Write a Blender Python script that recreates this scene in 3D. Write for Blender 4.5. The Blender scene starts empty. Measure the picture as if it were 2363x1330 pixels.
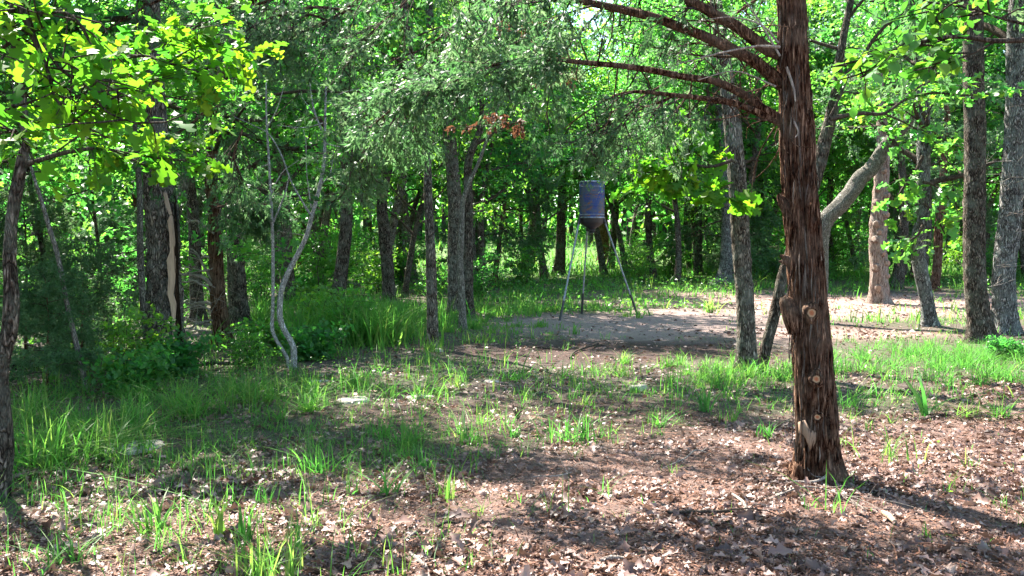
import bpy, math, random
import numpy as np
from mathutils import Vector, Matrix
R = math.radians
rng = np.random.default_rng(7)
random.seed(7)
SC = bpy.context.scene
COL = SC.collection

# ------------------------------------------------------------------ camera, sky, sun, exposure
F_PX, CX, CY = 2046.0, 1181.5, 665.0
CAM_H, PITCH = 1.55, R(2.38)
cd = bpy.data.cameras.new('camera'); cam = bpy.data.objects.new('camera', cd); COL.objects.link(cam)
cd.sensor_width = 36; cd.lens = F_PX / 2363 * 36; cd.clip_start = 0.05; cd.clip_end = 3000
cam.location = (0, 0, CAM_H); cam.rotation_euler = (R(90) - PITCH, 0, 0)
SC.camera = cam
SUN_AZ = math.atan2(-0.58, 0.81)      # sun stands ahead and to the left
SUN_EL = R(53)
w = bpy.data.worlds.new('World'); SC.world = w; w.use_nodes = True
nt = w.node_tree; sky = nt.nodes.new('ShaderNodeTexSky'); sky.sky_type = 'NISHITA'; sky.sun_disc = False
sky.sun_elevation = SUN_EL; sky.sun_rotation = SUN_AZ; sky.air_density = 1.0; sky.dust_density = 0.6; sky.ozone_density = 1.0
bg = nt.nodes['Background']; bg.inputs['Strength'].default_value = 0.1
nt.links.new(sky.outputs[0], bg.inputs[0])
sd = bpy.data.lights.new('sun', 'SUN'); sun = bpy.data.objects.new('sun', sd); COL.objects.link(sun)
sd.energy = 5.0; sd.angle = R(0.5); sd.color = (1.0, 0.94, 0.84)
sdir = Vector((math.sin(SUN_AZ) * math.cos(SUN_EL), math.cos(SUN_AZ) * math.cos(SUN_EL), math.sin(SUN_EL)))
sun.rotation_euler = sdir.to_track_quat('Z', 'Y').to_euler()
sun.location = (0, 0, 30)
SC.view_settings.view_transform = 'Standard'; SC.view_settings.look = 'None'
SC.view_settings.exposure = 2.75; SC.view_settings.gamma = 1.0; SC.view_settings.use_curve_mapping = False
SC.cycles.max_bounces = 7; SC.cycles.diffuse_bounces = 3; SC.cycles.glossy_bounces = 2; SC.cycles.transmission_bounces = 4
SC.cycles.transparent_max_bounces = 4; SC.cycles.caustics_reflective = False; SC.cycles.caustics_refractive = False
SC.cycles.use_denoising = True; SC.cycles.use_adaptive_sampling = False; SC.cycles.sample_clamp_indirect = 6

# ------------------------------------------------------------------ noise, picture-to-place mapping
_T = rng.random((32, 32, 32))
def vnoise(p):
    p = np.asarray(p, float); i = np.floor(p).astype(int); f = p - i; f = f * f * (3 - 2 * f); i &= 31; j = (i + 1) & 31
    x0, y0, z0 = i[..., 0], i[..., 1], i[..., 2]; x1, y1, z1 = j[..., 0], j[..., 1], j[..., 2]
    fx, fy, fz = f[..., 0], f[..., 1], f[..., 2]
    a = _T[x0, y0, z0] * (1 - fx) + _T[x1, y0, z0] * fx; b = _T[x0, y1, z0] * (1 - fx) + _T[x1, y1, z0] * fx
    c = _T[x0, y0, z1] * (1 - fx) + _T[x1, y0, z1] * fx; d = _T[x0, y1, z1] * (1 - fx) + _T[x1, y1, z1] * fx
    return (a * (1 - fy) + b * fy) * (1 - fz) + (c * (1 - fy) + d * fy) * fz
def fbm(p, o=3):
    p = np.asarray(p, float); s = 0; a = 1; t = 0
    for _ in range(o):
        s = s + a * vnoise(p); t += a; a *= .5; p = p * 2.03 + 7.1
    return s / t
def n2(x, y, s, o=3, k=0.0):
    x, y = np.broadcast_arrays(np.asarray(x, float), np.asarray(y, float))
    return fbm(np.stack([x * s + 50, y * s + 50, np.full(x.shape, k + .5)], -1), o)
def sstep(a, b, x): t = np.clip((np.asarray(x, float) - a) / (b - a), 0, 1); return t * t * (3 - 2 * t)
def gz(x, y):
    x = np.asarray(x, float); y = np.asarray(y, float)
    h = 0.018 * np.clip(y - 20, 0, 400) * sstep(18, 26, y) + 0.06 * np.clip(y - 45, 0, 60)
    r = np.hypot(x, y)
    return h + (n2(x, y, .35, 2) - .5) * .10 * sstep(2, 5, r) + (n2(x, y, 1.7, 3, 4) - .5) * .05
def gz1(x, y): return float(gz(np.array([x]), np.array([y]))[0])
def at(px, py, D):
    u = (px - CX) / F_PX; v = (CY - py) / F_PX
    d = Vector((u, math.cos(PITCH) + v * math.sin(PITCH), -math.sin(PITCH) + v * math.cos(PITCH)))
    d *= D / d.y
    return Vector((d.x, d.y, d.z + CAM_H))
def gp(px, py):
    a, b = 1.0, 300.0
    for _ in range(40):
        m = (a + b) / 2; q = at(px, py, m)
        if q.z > gz1(q.x, q.y): a = m
        else: b = m
    q = at(px, py, a); return Vector((q.x, q.y, gz1(q.x, q.y)))

# ------------------------------------------------------------------ mesh helpers
def mesh_np(name, V, F, mat=None, smooth=False, var=None):
    me = bpy.data.meshes.new(name); V = np.asarray(V, np.float32)
    Fs = F if isinstance(F, list) else [F]
    Fs = [np.asarray(f, np.int32) for f in Fs if len(f)]
    li = np.concatenate([f.ravel() for f in Fs]); cnt = np.concatenate([np.full(len(f), f.shape[1]) for f in Fs])
    st = np.concatenate([[0], np.cumsum(cnt)[:-1]]).astype(np.int32)
    me.vertices.add(len(V)); me.loops.add(len(li)); me.polygons.add(len(cnt))
    me.vertices.foreach_set('co', V.ravel()); me.loops.foreach_set('vertex_index', li); me.polygons.foreach_set('loop_start', st)
    me.update(calc_edges=True)
    if smooth: me.shade_smooth()
    if var is not None:
        for k, a in (var.items() if isinstance(var, dict) else [('var', var)]):
            at_ = me.attributes.new(k, 'FLOAT', 'POINT'); at_.data.foreach_set('value', np.asarray(a, np.float32))
    if mat: me.materials.append(mat)
    return me
def link(name, me, parent=None, **kw):
    o = bpy.data.objects.new(name, me); COL.objects.link(o)
    if parent is not None: o.parent = parent
    for k, v in kw.items(): o[k] = v
    return o
def thing(name, label, cat, loc=(0, 0, 0), group=None):
    o = bpy.data.objects.new(name, None); COL.objects.link(o); o.location = loc; o['label'] = label; o['category'] = cat
    o.empty_display_size = .1
    if group: o['group'] = group
    return o
def dup(root, loc, rz=0, sc=1, label=None, group=None):
    r = root.copy(); COL.objects.link(r); r.location = loc; r.rotation_euler = (0, 0, rz); r.scale = (sc, sc, sc)
    if label: r['label'] = label
    if group: r['group'] = group
    for ch in list(root.children):
        c = ch.copy(); COL.objects.link(c); c.parent = r
        for g in list(ch.children):
            d = g.copy(); COL.objects.link(d); d.parent = c
    return r
class Geo:
    def __init__(s): s.V = []; s.F = {}; s.n = 0; s.var = []
    def add(s, V, F, var=None):
        V = np.asarray(V, float); F = np.asarray(F, int); s.V.append(V); s.F.setdefault(F.shape[1], []).append(F + s.n); s.n += len(V)
        s.var.append(np.zeros(len(V)) if var is None else np.broadcast_to(var, (len(V),)))
    def mesh(s, name, mat, smooth=True): return mesh_np(name, np.concatenate(s.V), [np.concatenate(f) for f in s.F.values()], mat, smooth, np.concatenate(s.var))
def cr(P, n):
    """smooth curve through the rows of P"""
    P = np.asarray(P, float)
    if len(P) == 2: t = np.linspace(0, 1, n)[:, None]; return P[0] * (1 - t) + P[1] * t
    Q = np.vstack([2 * P[0] - P[1], P, 2 * P[-1] - P[-2]])
    u = np.linspace(0, len(P) - 1 - 1e-9, n); i = u.astype(int); t = (u - i)[:, None]
    a, b, c, d = Q[i], Q[i + 1], Q[i + 2], Q[i + 3]
    return .5 * (2 * b + (c - a) * t + (2 * a - 5 * b + 4 * c - d) * t * t + (3 * b - a - 3 * c + d) * t ** 3)
def tube(P, rad, ns=6, disp=None, cap=True):
    P = np.asarray(P, float); n = len(P); rad = np.asarray(rad, float)
    T = np.gradient(P, axis=0); T /= np.linalg.norm(T, axis=1, keepdims=True) + 1e-9
    ref = np.array([0, 1., 0]) if abs(T[:, 1]).mean() < .7 else np.array([1., 0, 0])
    X = np.cross(ref, T); X /= np.linalg.norm(X, axis=1, keepdims=True) + 1e-9; Y = np.cross(T, X)
    a = np.arange(ns) / ns * 2 * np.pi
    ca, sa = np.cos(a), np.sin(a)
    r = rad[:, None] * np.ones(ns)
    if disp is not None: r = r + disp(P, a, rad)
    V = P[:, None, :] + r[..., None] * (ca[None, :, None] * X[:, None, :] + sa[None, :, None] * Y[:, None, :])
    i = np.arange(n - 1)[:, None] * ns; j = np.arange(ns)[None, :]; k = (j + 1) % ns
    F = np.stack([i + j, i + k, i + ns + k, i + ns + j], -1).reshape(-1, 4)
    return V.reshape(-1, 3), F
# leaf templates: (V, F) with length 1 along +Y, face up +Z
def rows_leaf(ys, ws, fold=.12, bend=.1):
    V = []; F = []
    for y, w_ in zip(ys, ws):
        z = -bend * y * y
        V += [(-w_, y, z + fold * w_), (0, y, z), (w_, y, z + fold * w_)]
    for i in range(len(ys) - 1):
        a = i * 3
        for c in (0, 1): F += [(a + c, a + c + 1, a + c + 4), (a + c, a + c + 4, a + c + 3)]
    return np.array(V), np.array(F)
L4 = (np.array([(0, 0, 0), (-.32, .5, .1), (0, 1, -.08), (.32, .5, .1)]), np.array([(0, 2, 1), (0, 3, 2)]))
LLOB = (np.array([(0, 0, 0), (.1, .3, .02), (.42, .55, .1), (.14, .68, .02), (.18, .98, -.06), (-.18, .98, -.06), (-.14, .68, .02), (-.42, .55, .1), (-.1, .3, .02)]),
        np.array([(0, 1, 8), (1, 3, 8), (3, 6, 8), (1, 2, 3), (8, 6, 7), (3, 4, 5), (3, 5, 6)]))
LOVAL = rows_leaf([0, .25, .55, .85, 1], [.02, .26, .34, .2, .02])
LLIT = rows_leaf([0, .22, .38, .6, .78, 1], [.03, .24, .1, .38, .15, .12], .5, .5)
LLIT2 = (np.array([(s_ * w_, y_, .28 * w_ - .55 * y_ * y_) for y_, w_ in zip([0, .22, .38, .6, .78, 1], [.03, .24, .1, .38, .15, .12]) for s_ in (-1, 1)]), np.array([f for i in range(5) for f in ((2 * i, 2 * i + 1, 2 * i + 3), (2 * i, 2 * i + 3, 2 * i + 2))]))
LBIG = rows_leaf([-.12, 0, .08, .2, .3, .38, .48, .56, .64, .7, .78, .86, .94, 1], [.012, .03, .1, .24, .2, .09, .16, .38, .42, .3, .13, .2, .24, .1], .1, .18)
LSLV = (np.array([(-.09, 0, 0), (.09, 0, 0), (.05, 1, 0), (-.05, 1, 0)]), np.array([(0, 1, 2), (0, 2, 3)]))
LSPR = (np.array([(0, 0, 0), (.1, .35, .03), (.0, 1, 0), (-.1, .4, -.03), (.28, .55, .05), (-.26, .62, -.05)]),
        np.array([(0, 1, 3), (1, 2, 3), (0, 4, 1), (0, 3, 5)]))
def leaves(t, pos, dr, nr, size, wid=1.0):
    TV, TF = t; N = len(pos)
    y = dr / (np.linalg.norm(dr, axis=1, keepdims=True) + 1e-9); x = np.cross(y, nr); x /= np.linalg.norm(x, axis=1, keepdims=True) + 1e-9; z = np.cross(x, y)
    s = np.asarray(size)[:, None, None]
    V = pos[:, None, :] + s * (TV[None, :, 0:1] * x[:, None] * wid + TV[None, :, 1:2] * y[:, None] + TV[None, :, 2:3] * z[:, None])
    F = (TF[None] + (np.arange(N) * len(TV))[:, None, None]).reshape(-1, 3)
    return V.reshape(-1, 3), F, np.repeat(rng.random(N), len(TV))
def rnd(n, k=3): return rng.normal(size=(n, k))

# ------------------------------------------------------------------ materials
def mat(name):
    m = bpy.data.materials.new(name); m.use_nodes = True; t = m.node_tree
    return m, t, t.nodes['Principled BSDF'], t.nodes['Material Output']
def N(t, typ, **kw):
    n = t.nodes.new(typ)
    for k, v in kw.items():
        if k in n.inputs: n.inputs[k].default_value = v
        else: setattr(n, k, v)
    return n
def ramp(t, stops, fac=None):
    r = t.nodes.new('ShaderNodeValToRGB'); e = r.color_ramp.elements
    while len(e) < len(stops): e.new(.5)
    for i, (p, c) in enumerate(stops): e[i].position = p; e[i].color = (*c, 1)
    if fac is not None: t.links.new(fac, r.inputs[0])
    return r
def tex(t, typ, scale, coord='Object', vec=(1, 1, 1), detail=4, rough=.6):
    tc = N(t, 'ShaderNodeTexCoord'); mp = N(t, 'ShaderNodeMapping'); mp.inputs['Scale'].default_value = vec
    t.links.new(tc.outputs[coord], mp.inputs[0])
    n = N(t, typ)
    n.inputs['Scale'].default_value = scale
    if 'Detail' in n.inputs: n.inputs['Detail'].default_value = detail
    if 'Roughness' in n.inputs: n.inputs['Roughness'].default_value = rough
    t.links.new(mp.outputs[0], n.inputs[0]); return n
def mixc(t, fac, a, b, mode='MIX'):
    m = N(t, 'ShaderNodeMix'); m.data_type = 'RGBA'; m.blend_type = mode
    for s, v in ((m.inputs[0], fac), (m.inputs[6], a), (m.inputs[7], b)):
        if isinstance(v, (int, float)): s.default_value = v
        elif isinstance(v, tuple): s.default_value = (*v, 1)
        else: t.links.new(v, s)
    return m.outputs[2]
def leaf_mat(name, stops, tstops, trans=.5, rough=.4, spec=.5):
    m, t, p, out = mat(name)
    a = N(t, 'ShaderNodeAttribute', attribute_name='var'); oi = N(t, 'ShaderNodeObjectInfo')
    md = N(t, 'ShaderNodeMath', operation='MULTIPLY_ADD'); md.inputs[1].default_value = .45; t.links.new(oi.outputs['Random'], md.inputs[0])
    m2 = N(t, 'ShaderNodeMath', operation='MULTIPLY_ADD'); m2.inputs[1].default_value = .55; t.links.new(a.outputs['Fac'], m2.inputs[0]); t.links.new(m2.outputs[0], md.inputs[2])
    m2.inputs[2].default_value = 0
    r = ramp(t, stops, md.outputs[0]); r2 = ramp(t, tstops, md.outputs[0])
    t.links.new(r.outputs[0], p.inputs['Base Color']); p.inputs['Roughness'].default_value = rough; p.inputs['Specular IOR Level'].default_value = spec
    tr = N(t, 'ShaderNodeBsdfTranslucent'); t.links.new(r2.outputs[0], tr.inputs[0])
    mx = N(t, 'ShaderNodeMixShader'); mx.inputs[0].default_value = trans
    t.links.new(p.outputs[0], mx.inputs[1]); t.links.new(tr.outputs[0], mx.inputs[2]); t.links.new(mx.outputs[0], out.inputs[0])
    return m
M_OAK = leaf_mat('oak_leaves', [(0, (.025, .085, .028)), (.5, (.045, .13, .035)), (.9, (.09, .17, .035)), (1, (.13, .17, .04))],
                 [(0, (.05, .30, .06)), (.5, (.13, .50, .06)), (.9, (.34, .62, .05)), (1, (.45, .5, .06))], .5, .45, .3)
M_BRIGHT = leaf_mat('bright_oak_leaves', [(0, (.04, .13, .02)), (.6, (.08, .17, .02)), (1, (.12, .17, .02))],
                    [(0, (.05, .26, .02)), (.6, (.16, .42, .015)), (1, (.34, .46, .02))], .55, .5, .12)
M_CEDAR = leaf_mat('cedar_foliage', [(0, (.02, .055, .018)), (.45, (.05, .11, .04)), (.85, (.10, .165, .07)), (1, (.17, .13, .08))],
                   [(0, (.04, .15, .04)), (.5, (.12, .27, .09)), (1, (.30, .38, .20))], .4, .5, .3)
M_GREEN = leaf_mat('smooth_green_leaves', [(0, (.03, .11, .03)), (.6, (.05, .15, .03)), (1, (.08, .17, .03))], [(0, (.07, .30, .03)), (.6, (.14, .40, .03)), (1, (.26, .46, .03))], .5, .45, .25)
M_BROWNLEAF = leaf_mat('brown_dead_leaves', [(0, (.10, .04, .02)), (1, (.20, .09, .05))], [(0, (.2, .08, .04)), (1, (.3, .15, .08))], .25, .6, .3)
M_GRASS = leaf_mat('grass_blades', [(0, (.035, .12, .03)), (.6, (.07, .17, .03)), (.84, (.12, .18, .04)), (.9, (.26, .22, .11)), (1, (.34, .28, .16))],
                   [(0, (.05, .30, .06)), (.6, (.14, .42, .05)), (.84, (.30, .46, .08)), (1, (.36, .32, .14))], .5, .5, .2)
M_LITTER = leaf_mat('fallen_leaves', [(0, (.025, .012, .010)), (.4, (.085, .042, .032)), (.62, (.22, .13, .105)), (.86, (.40, .28, .235)), (1, (.60, .48, .43))],
                    [(0, (.1, .05, .03)), (1, (.4, .25, .18))], .12, .5, .45)
M_NEEDLE = leaf_mat('fallen_needles', [(0, (.08, .035, .022)), (.5, (.2, .095, .06)), (1, (.36, .22, .16))], [(0, (.1, .05, .03)), (1, (.3, .2, .15))], .05, .7, .2)

def bark(name, cols, kind='oak', k=1.0, bump=.03):
    m, t, p, out = mat(name)
    oi = N(t, 'ShaderNodeObjectInfo'); tc = N(t, 'ShaderNodeTexCoord'); add = N(t, 'ShaderNodeVectorMath', operation='ADD')
    t.links.new(tc.outputs['Object'], add.inputs[0]); t.links.new(oi.outputs['Random'], add.inputs[1])
    mp = N(t, 'ShaderNodeMapping'); t.links.new(add.outputs[0], mp.inputs[0])
    if kind == 'oak':
        mp.inputs['Scale'].default_value = (1, 1, .28)
        nz = N(t, 'ShaderNodeTexNoise', Scale=9 * k, Detail=3); t.links.new(mp.outputs[0], nz.inputs[0])
        mx = mixc(t, .2, mp.outputs[0], nz.outputs[1])
        v = N(t, 'ShaderNodeTexVoronoi', feature='DISTANCE_TO_EDGE', Scale=34 * k); t.links.new(mx, v.inputs[0])
        f = N(t, 'ShaderNodeMapRange'); f.inputs['From Max'].default_value = .28
        nb = N(t, 'ShaderNodeTexNoise', Scale=30 * k, Detail=5, Roughness=.75); t.links.new(mp.outputs[0], nb.inputs[0])
        ma = N(t, 'ShaderNodeMath', operation='MULTIPLY'); t.links.new(v.outputs[0], ma.inputs[0]); nm = N(t, 'ShaderNodeMapRange'); nm.inputs['From Min'].default_value = .35; nm.inputs['From Max'].default_value = .6; nm.inputs['To Min'].default_value = .15; nm.inputs['To Max'].default_value = 1.3
        t.links.new(nb.outputs[0], nm.inputs[0]); t.links.new(nm.outputs[0], ma.inputs[1]); t.links.new(ma.outputs[0], f.inputs[0]); h = f.outputs[0]
    else:
        mp.inputs['Scale'].default_value = (1, 1, .085)
        v = N(t, 'ShaderNodeTexNoise', Scale=62 * k, Detail=6, Roughness=.75, Distortion=.6); t.links.new(mp.outputs[0], v.inputs[0])
        f = N(t, 'ShaderNodeMapRange'); f.inputs['From Min'].default_value = .42; f.inputs['From Max'].default_value = .62; t.links.new(v.outputs[0], f.inputs[0]); h = f.outputs[0]
    n2_ = N(t, 'ShaderNodeTexNoise', Scale=5, Detail=6, Roughness=.7); t.links.new(tc.outputs['Object'], n2_.inputs[0])
    n3 = N(t, 'ShaderNodeTexNoise', Scale=110, Detail=5, Roughness=.8); t.links.new(mp.outputs[0], n3.inputs[0])
    r = ramp(t, [(0, cols[0]), (.42, cols[1]), (1, cols[2])], h)
    r2 = ramp(t, [(.45, (0, 0, 0)), (.68, (1, 1, 1))], n2_.outputs[0])
    c = mixc(t, r2.outputs[0], r.outputs[0], mixc(t, .65, r.outputs[0], cols[3]))
    r3 = ramp(t, [(.3, (.55, .55, .55)), (.7, (1.3, 1.3, 1.3))], n3.outputs[0])
    c = mixc(t, 1.0, c, r3.outputs[0], 'MULTIPLY')
    t.links.new(c, p.inputs['Base Color']); p.inputs['Roughness'].default_value = .95; p.inputs['Specular IOR Level'].default_value = .06
    ad = N(t, 'ShaderNodeMath', operation='MULTIPLY_ADD'); t.links.new(n3.outputs[0], ad.inputs[0]); ad.inputs[1].default_value = .4; t.links.new(h, ad.inputs[2])
    b = N(t, 'ShaderNodeBump'); b.inputs['Strength'].default_value = 1; b.inputs['Distance'].default_value = bump; t.links.new(ad.outputs[0], b.inputs['Height']); t.links.new(b.outputs[0], p.inputs['Normal'])
    return m
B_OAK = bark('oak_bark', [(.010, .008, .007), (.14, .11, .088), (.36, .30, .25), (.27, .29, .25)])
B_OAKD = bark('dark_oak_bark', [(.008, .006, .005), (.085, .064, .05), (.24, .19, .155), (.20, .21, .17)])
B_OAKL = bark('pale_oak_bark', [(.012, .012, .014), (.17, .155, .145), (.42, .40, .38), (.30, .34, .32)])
B_CEDAR = bark('red_cedar_bark', [(.006, .003, .002), (.12, .046, .024), (.50, .30, .20), (.34, .25, .19)], 'cedar', 1, .05)
B_CEDARP = bark('pale_pink_cedar_bark', [(.045, .025, .018), (.26, .175, .14), (.50, .40, .34), (.36, .33, .30)], 'cedar', 1, .012)
B_CEDARG = bark('grey_cedar_bark', [(.02, .014, .01), (.15, .10, .075), (.34, .27, .22), (.3, .28, .25)], 'cedar', 1, .015)
B_SMOOTH = bark('smooth_grey_bark', [(.05, .045, .04), (.22, .20, .175), (.38, .35, .31), (.12, .11, .09)], 'oak', 1.2, .012)
B_PALE = bark('pale_smooth_sapling_bark', [(.10, .095, .09), (.42, .41, .39), (.6, .59, .57), (.22, .22, .2)], 'oak', 1.6, .009)
B_DEAD = bark('bleached_dead_wood', [(.10, .08, .07), (.34, .28, .24), (.52, .46, .40), (.4, .36, .33)], 'cedar', 1.4, .006)
B_TWIG = bark('dark_twig_bark', [(.015, .012, .01), (.06, .045, .035), (.16, .13, .11), (.12, .1, .08)], 'cedar', 1.5, .005)
def wood_mat(name, c1, c2, sc=6, rings=False):
    m, t, p, out = mat(name)
    if rings:
        v = N(t, 'ShaderNodeTexWave', wave_type='RINGS', rings_direction='SPHERICAL', Scale=28, Distortion=1.2); v.inputs['Detail'].default_value = 2
        tc = N(t, 'ShaderNodeTexCoord'); t.links.new(tc.outputs['Object'], v.inputs[0])
    else: v = tex(t, 'ShaderNodeTexNoise', sc, vec=(1, 1, .1), detail=6, rough=.7)
    r = ramp(t, [(.2, c1), (.8, c2)], v.outputs[1 if not rings else 0] if False else v.outputs[0])
    t.links.new(r.outputs[0], p.inputs['Base Color']); p.inputs['Roughness'].default_value = .7
    b = N(t, 'ShaderNodeBump'); b.inputs['Distance'].default_value = .004; t.links.new(v.outputs[0], b.inputs['Height']); t.links.new(b.outputs[0], p.inputs['Normal'])
    return m
M_KNOT = wood_mat('cut_wood', (.17, .075, .04), (.42, .25, .16), rings=True)
def knot_mat():
    m, t, p, out = mat('sawn_knot'); at_ = N(t, 'ShaderNodeAttribute', attribute_name='var'); nz = tex(t, 'ShaderNodeTexNoise', 90, detail=4)
    md = N(t, 'ShaderNodeMath', operation='MULTIPLY_ADD'); md.inputs[1].default_value = .35; t.links.new(nz.outputs[0], md.inputs[0]); s_ = N(t, 'ShaderNodeMath', operation='SUBTRACT'); t.links.new(at_.outputs['Fac'], s_.inputs[0]); s_.inputs[1].default_value = .17; t.links.new(s_.outputs[0], md.inputs[2])
    r_ = ramp(t, [(0, (.10, .03, .015)), (.12, (.28, .10, .05)), (.5, (.27, .11, .055)), (.58, (.32, .20, .12)), (.85, (.25, .165, .10)), (1, (.08, .05, .03))], md.outputs[0])
    t.links.new(r_.outputs[0], p.inputs['Base Color']); p.inputs['Roughness'].default_value = .8; p.inputs['Specular IOR Level'].default_value = .1; return m
M_SAWN = knot_mat()
M_SPLIT = wood_mat('exposed_heartwood', (.13, .08, .05), (.46, .33, .22), 30)
M_ROCK = None

# ------------------------------------------------------------------ ground
def ell(x, y, c, rx, ry, soft=.35, ns=.8, na=.5, rot=0, k=0):
    dx, dy = x - c[0], y - c[1]; ca, sa = math.cos(rot), math.sin(rot)
    d = np.sqrt(((dx * ca + dy * sa) / rx) ** 2 + ((-dx * sa + dy * ca) / ry) ** 2) + (n2(x, y, ns, 3, k) - .5) * na * 2
    return 1 - sstep(1 - soft, 1 + soft, d)
def m_dirt(x, y):
    return np.maximum.reduce([ell(x, y, (2.3, 18.6), 3.0, 3.1, k=1), ell(x, y, (6.2, 21.5), 3.6, 2.0, k=2) * .8])
def m_pink(x, y):
    return np.maximum.reduce([ell(x, y, (11.5, 24.5), 7.5, 4.0, k=3), ell(x, y, (5.5, 16.8), 2.6, 1.2, k=5) * .8, ell(x, y, (7.5, 27), 5, 3.0, k=4) * .6])
def m_mulch_shade(x, y): return np.maximum(ell(x, y, (1.4, 13.7), 2.6, 1.6, k=6), .75 * ell(x, y, (.1, 8.3), 2.0, 1.2, k=16))  # two dark patches: real soil tone with their shade painted in
def m_litter(x, y):
    edge = 6.4 + .55 * x + (n2(x, y, .5, 3, 8) - .5) * 2.4
    a = 1 - sstep(-.7, .8, y - edge)
    b = ell(x, y, (6.3, 9.2), 1.6, 1.3, k=9) * .8
    return np.clip(np.maximum(a, b), 0, 1)
def m_grass(x, y):
    bare = np.clip(m_dirt(x, y) * 1.3 + m_pink(x, y) * 1.0 + m_mulch_shade(x, y) * np.where(y > 11, 1.25, .5), 0, 1)
    g = .22 + .78 * sstep(.40, .62, n2(x, y, .8, 3, 20))
    left = sstep(-.2, -2.2, x + .15 * (y - 8) * 0) * sstep(5.2, 6.6, y + .2 * x)
    far = sstep(19, 23, y)
    d = np.maximum.reduce([left * .75, far, .5 + 0 * x])
    lit = m_litter(x, y) * (1 - .75 * left)
    return np.clip(g * d * (1 - .94 * bare) * (1 - .93 * lit), 0, 1)
def build_ground():
    def axis(a, b, n, p): u = np.linspace(-1, 1, n); return (np.sign(u) * (np.expm1(np.abs(u) * p) / np.expm1(p))) * (b - a) / 2 + (a + b) / 2
    xs = axis(-320, 320, 340, 5.2); ys = axis(-314, 330, 360, 5.0)
    X, Y = np.meshgrid(xs, ys); Z = gz(X, Y)
    nr_ = sstep(25, 8, np.hypot(X, Y - 6))
    Z += (n2(X, Y, 6, 3, 11) - .5) * .035 * nr_
    # scuffed hollow in the front litter
    c = gp(1290, 1205); Z -= .09 * np.exp(-(((X - c.x) / .16) ** 2 + ((Y - c.y) / .12) ** 2)) - .03 * np.exp(-(((X - c.x) / .4) ** 2 + ((Y - c.y) / .3) ** 2))
    n = len(xs); i = np.arange(len(ys) - 1)[:, None] * n; j = np.arange(n - 1)[None]
    Fq = np.stack([i + j, i + j + 1, i + n + j + 1, i + n + j], -1).reshape(-1, 4)
    x, y = X.ravel(), Y.ravel()
    m, t, p, out = mat('forest_floor')
    def A(nm): return N(t, 'ShaderNodeAttribute', attribute_name=nm).outputs['Fac']
    fine = tex(t, 'ShaderNodeTexNoise', 85, detail=7, rough=.85); mid = tex(t, 'ShaderNodeTexNoise', 9, detail=5, rough=.7); vor = tex(t, 'ShaderNodeTexVoronoi', 60)
    leafc = ramp(t, [(.38, (.008, .006, .005)), (.47, (.045, .028, .023)), (.55, (.15, .096, .08)), (.66, (.34, .245, .21))], fine.outputs[0])
    leafc = mixc(t, .45, leafc.outputs[0], ramp(t, [(.3, (.03, .016, .013)), (.7, (.22, .135, .108))], vor.outputs[1]).outputs[0])
    soil = ramp(t, [(.36, (.022, .015, .014)), (.5, (.075, .052, .046)), (.64, (.2, .15, .135))], mixc(t, .35, fine.outputs[0], mid.outputs[0]))
    green = ramp(t, [(.3, (.025, .03, .014)), (.55, (.045, .06, .02)), (.8, (.10, .085, .05))], mixc(t, .5, fine.outputs[0], mid.outputs[0]))
    dirt = ramp(t, [(.38, (.06, .042, .037)), (.49, (.19, .135, .118)), (.62, (.34, .26, .235))], mixc(t, .25, fine.outputs[0], mid.outputs[0]))
    pink = ramp(t, [(.32, (.07, .042, .035)), (.48, (.20, .13, .108)), (.66, (.36, .265, .23))], mixc(t, .25, fine.outputs[0], mid.outputs[0]))
    mulch = ramp(t, [(.35, (.018, .011, .010)), (.55, (.05, .028, .022)), (.8, (.16, .10, .085))], fine.outputs[0])  # mulch colour, part dark soil and part painted shade
    c = soil.outputs[0]
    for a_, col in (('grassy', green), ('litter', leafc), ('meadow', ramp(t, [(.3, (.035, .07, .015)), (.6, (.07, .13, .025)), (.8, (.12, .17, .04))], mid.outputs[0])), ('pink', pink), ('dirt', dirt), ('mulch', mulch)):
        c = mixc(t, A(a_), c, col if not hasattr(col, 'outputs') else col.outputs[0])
    t.links.new(c, p.inputs['Base Color']); p.inputs['Roughness'].default_value = .9; p.inputs['Specular IOR Level'].default_value = .2
    b = N(t, 'ShaderNodeBump'); b.inputs['Distance'].default_value = .03; t.links.new(mixc(t, .4, fine.outputs[0], mid.outputs[0]), b.inputs['Height']); t.links.new(b.outputs[0], p.inputs['Normal'])
    me = mesh_np('ground', np.stack([x, y, Z.ravel()], -1), Fq, m, True, dict(grassy=m_grass(x, y), meadow=sstep(34, 44, y), litter=m_litter(x, y), pink=m_pink(x, y), dirt=m_dirt(x, y), mulch=m_mulch_shade(x, y)))
    link('ground', me, kind='structure')
build_ground()

# ------------------------------------------------------------------ trees
def bark_disp(kind, amp, seed, flare=.5, zb=0.0):
    def f(P, a, rad):
        z = P[:, 2][:, None]; A_ = a[None, :]; r0 = rad[:, None]
        cx, sx = np.cos(A_), np.sin(A_)
        o = np.ones_like(z * A_)
        kf = 3.6 if kind == 'oak' else 8.0
        q = np.stack([cx * kf * o + seed, sx * kf * o, z * (9 if kind == 'oak' else 2.2) * o], -1)
        n = np.abs(fbm(q, 3) - .5) * 2
        big = fbm(np.stack([cx * .9 * o + seed, sx * .9 * o + 9, z * 1.1 * o], -1), 2) - .5
        d = r0 * (amp * (n - .3) * 2 + big * .22)
        h = np.clip(z - zb, 0, 9)
        lob = .5 + .5 * np.cos(A_ * 4 + seed + 1.5 * np.sin(A_ + seed))
        d = d + r0 * flare * np.exp(-h / (.9 * rad[0] + .03)) * (.35 + 1.0 * lob)
        return d
    return f
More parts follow.
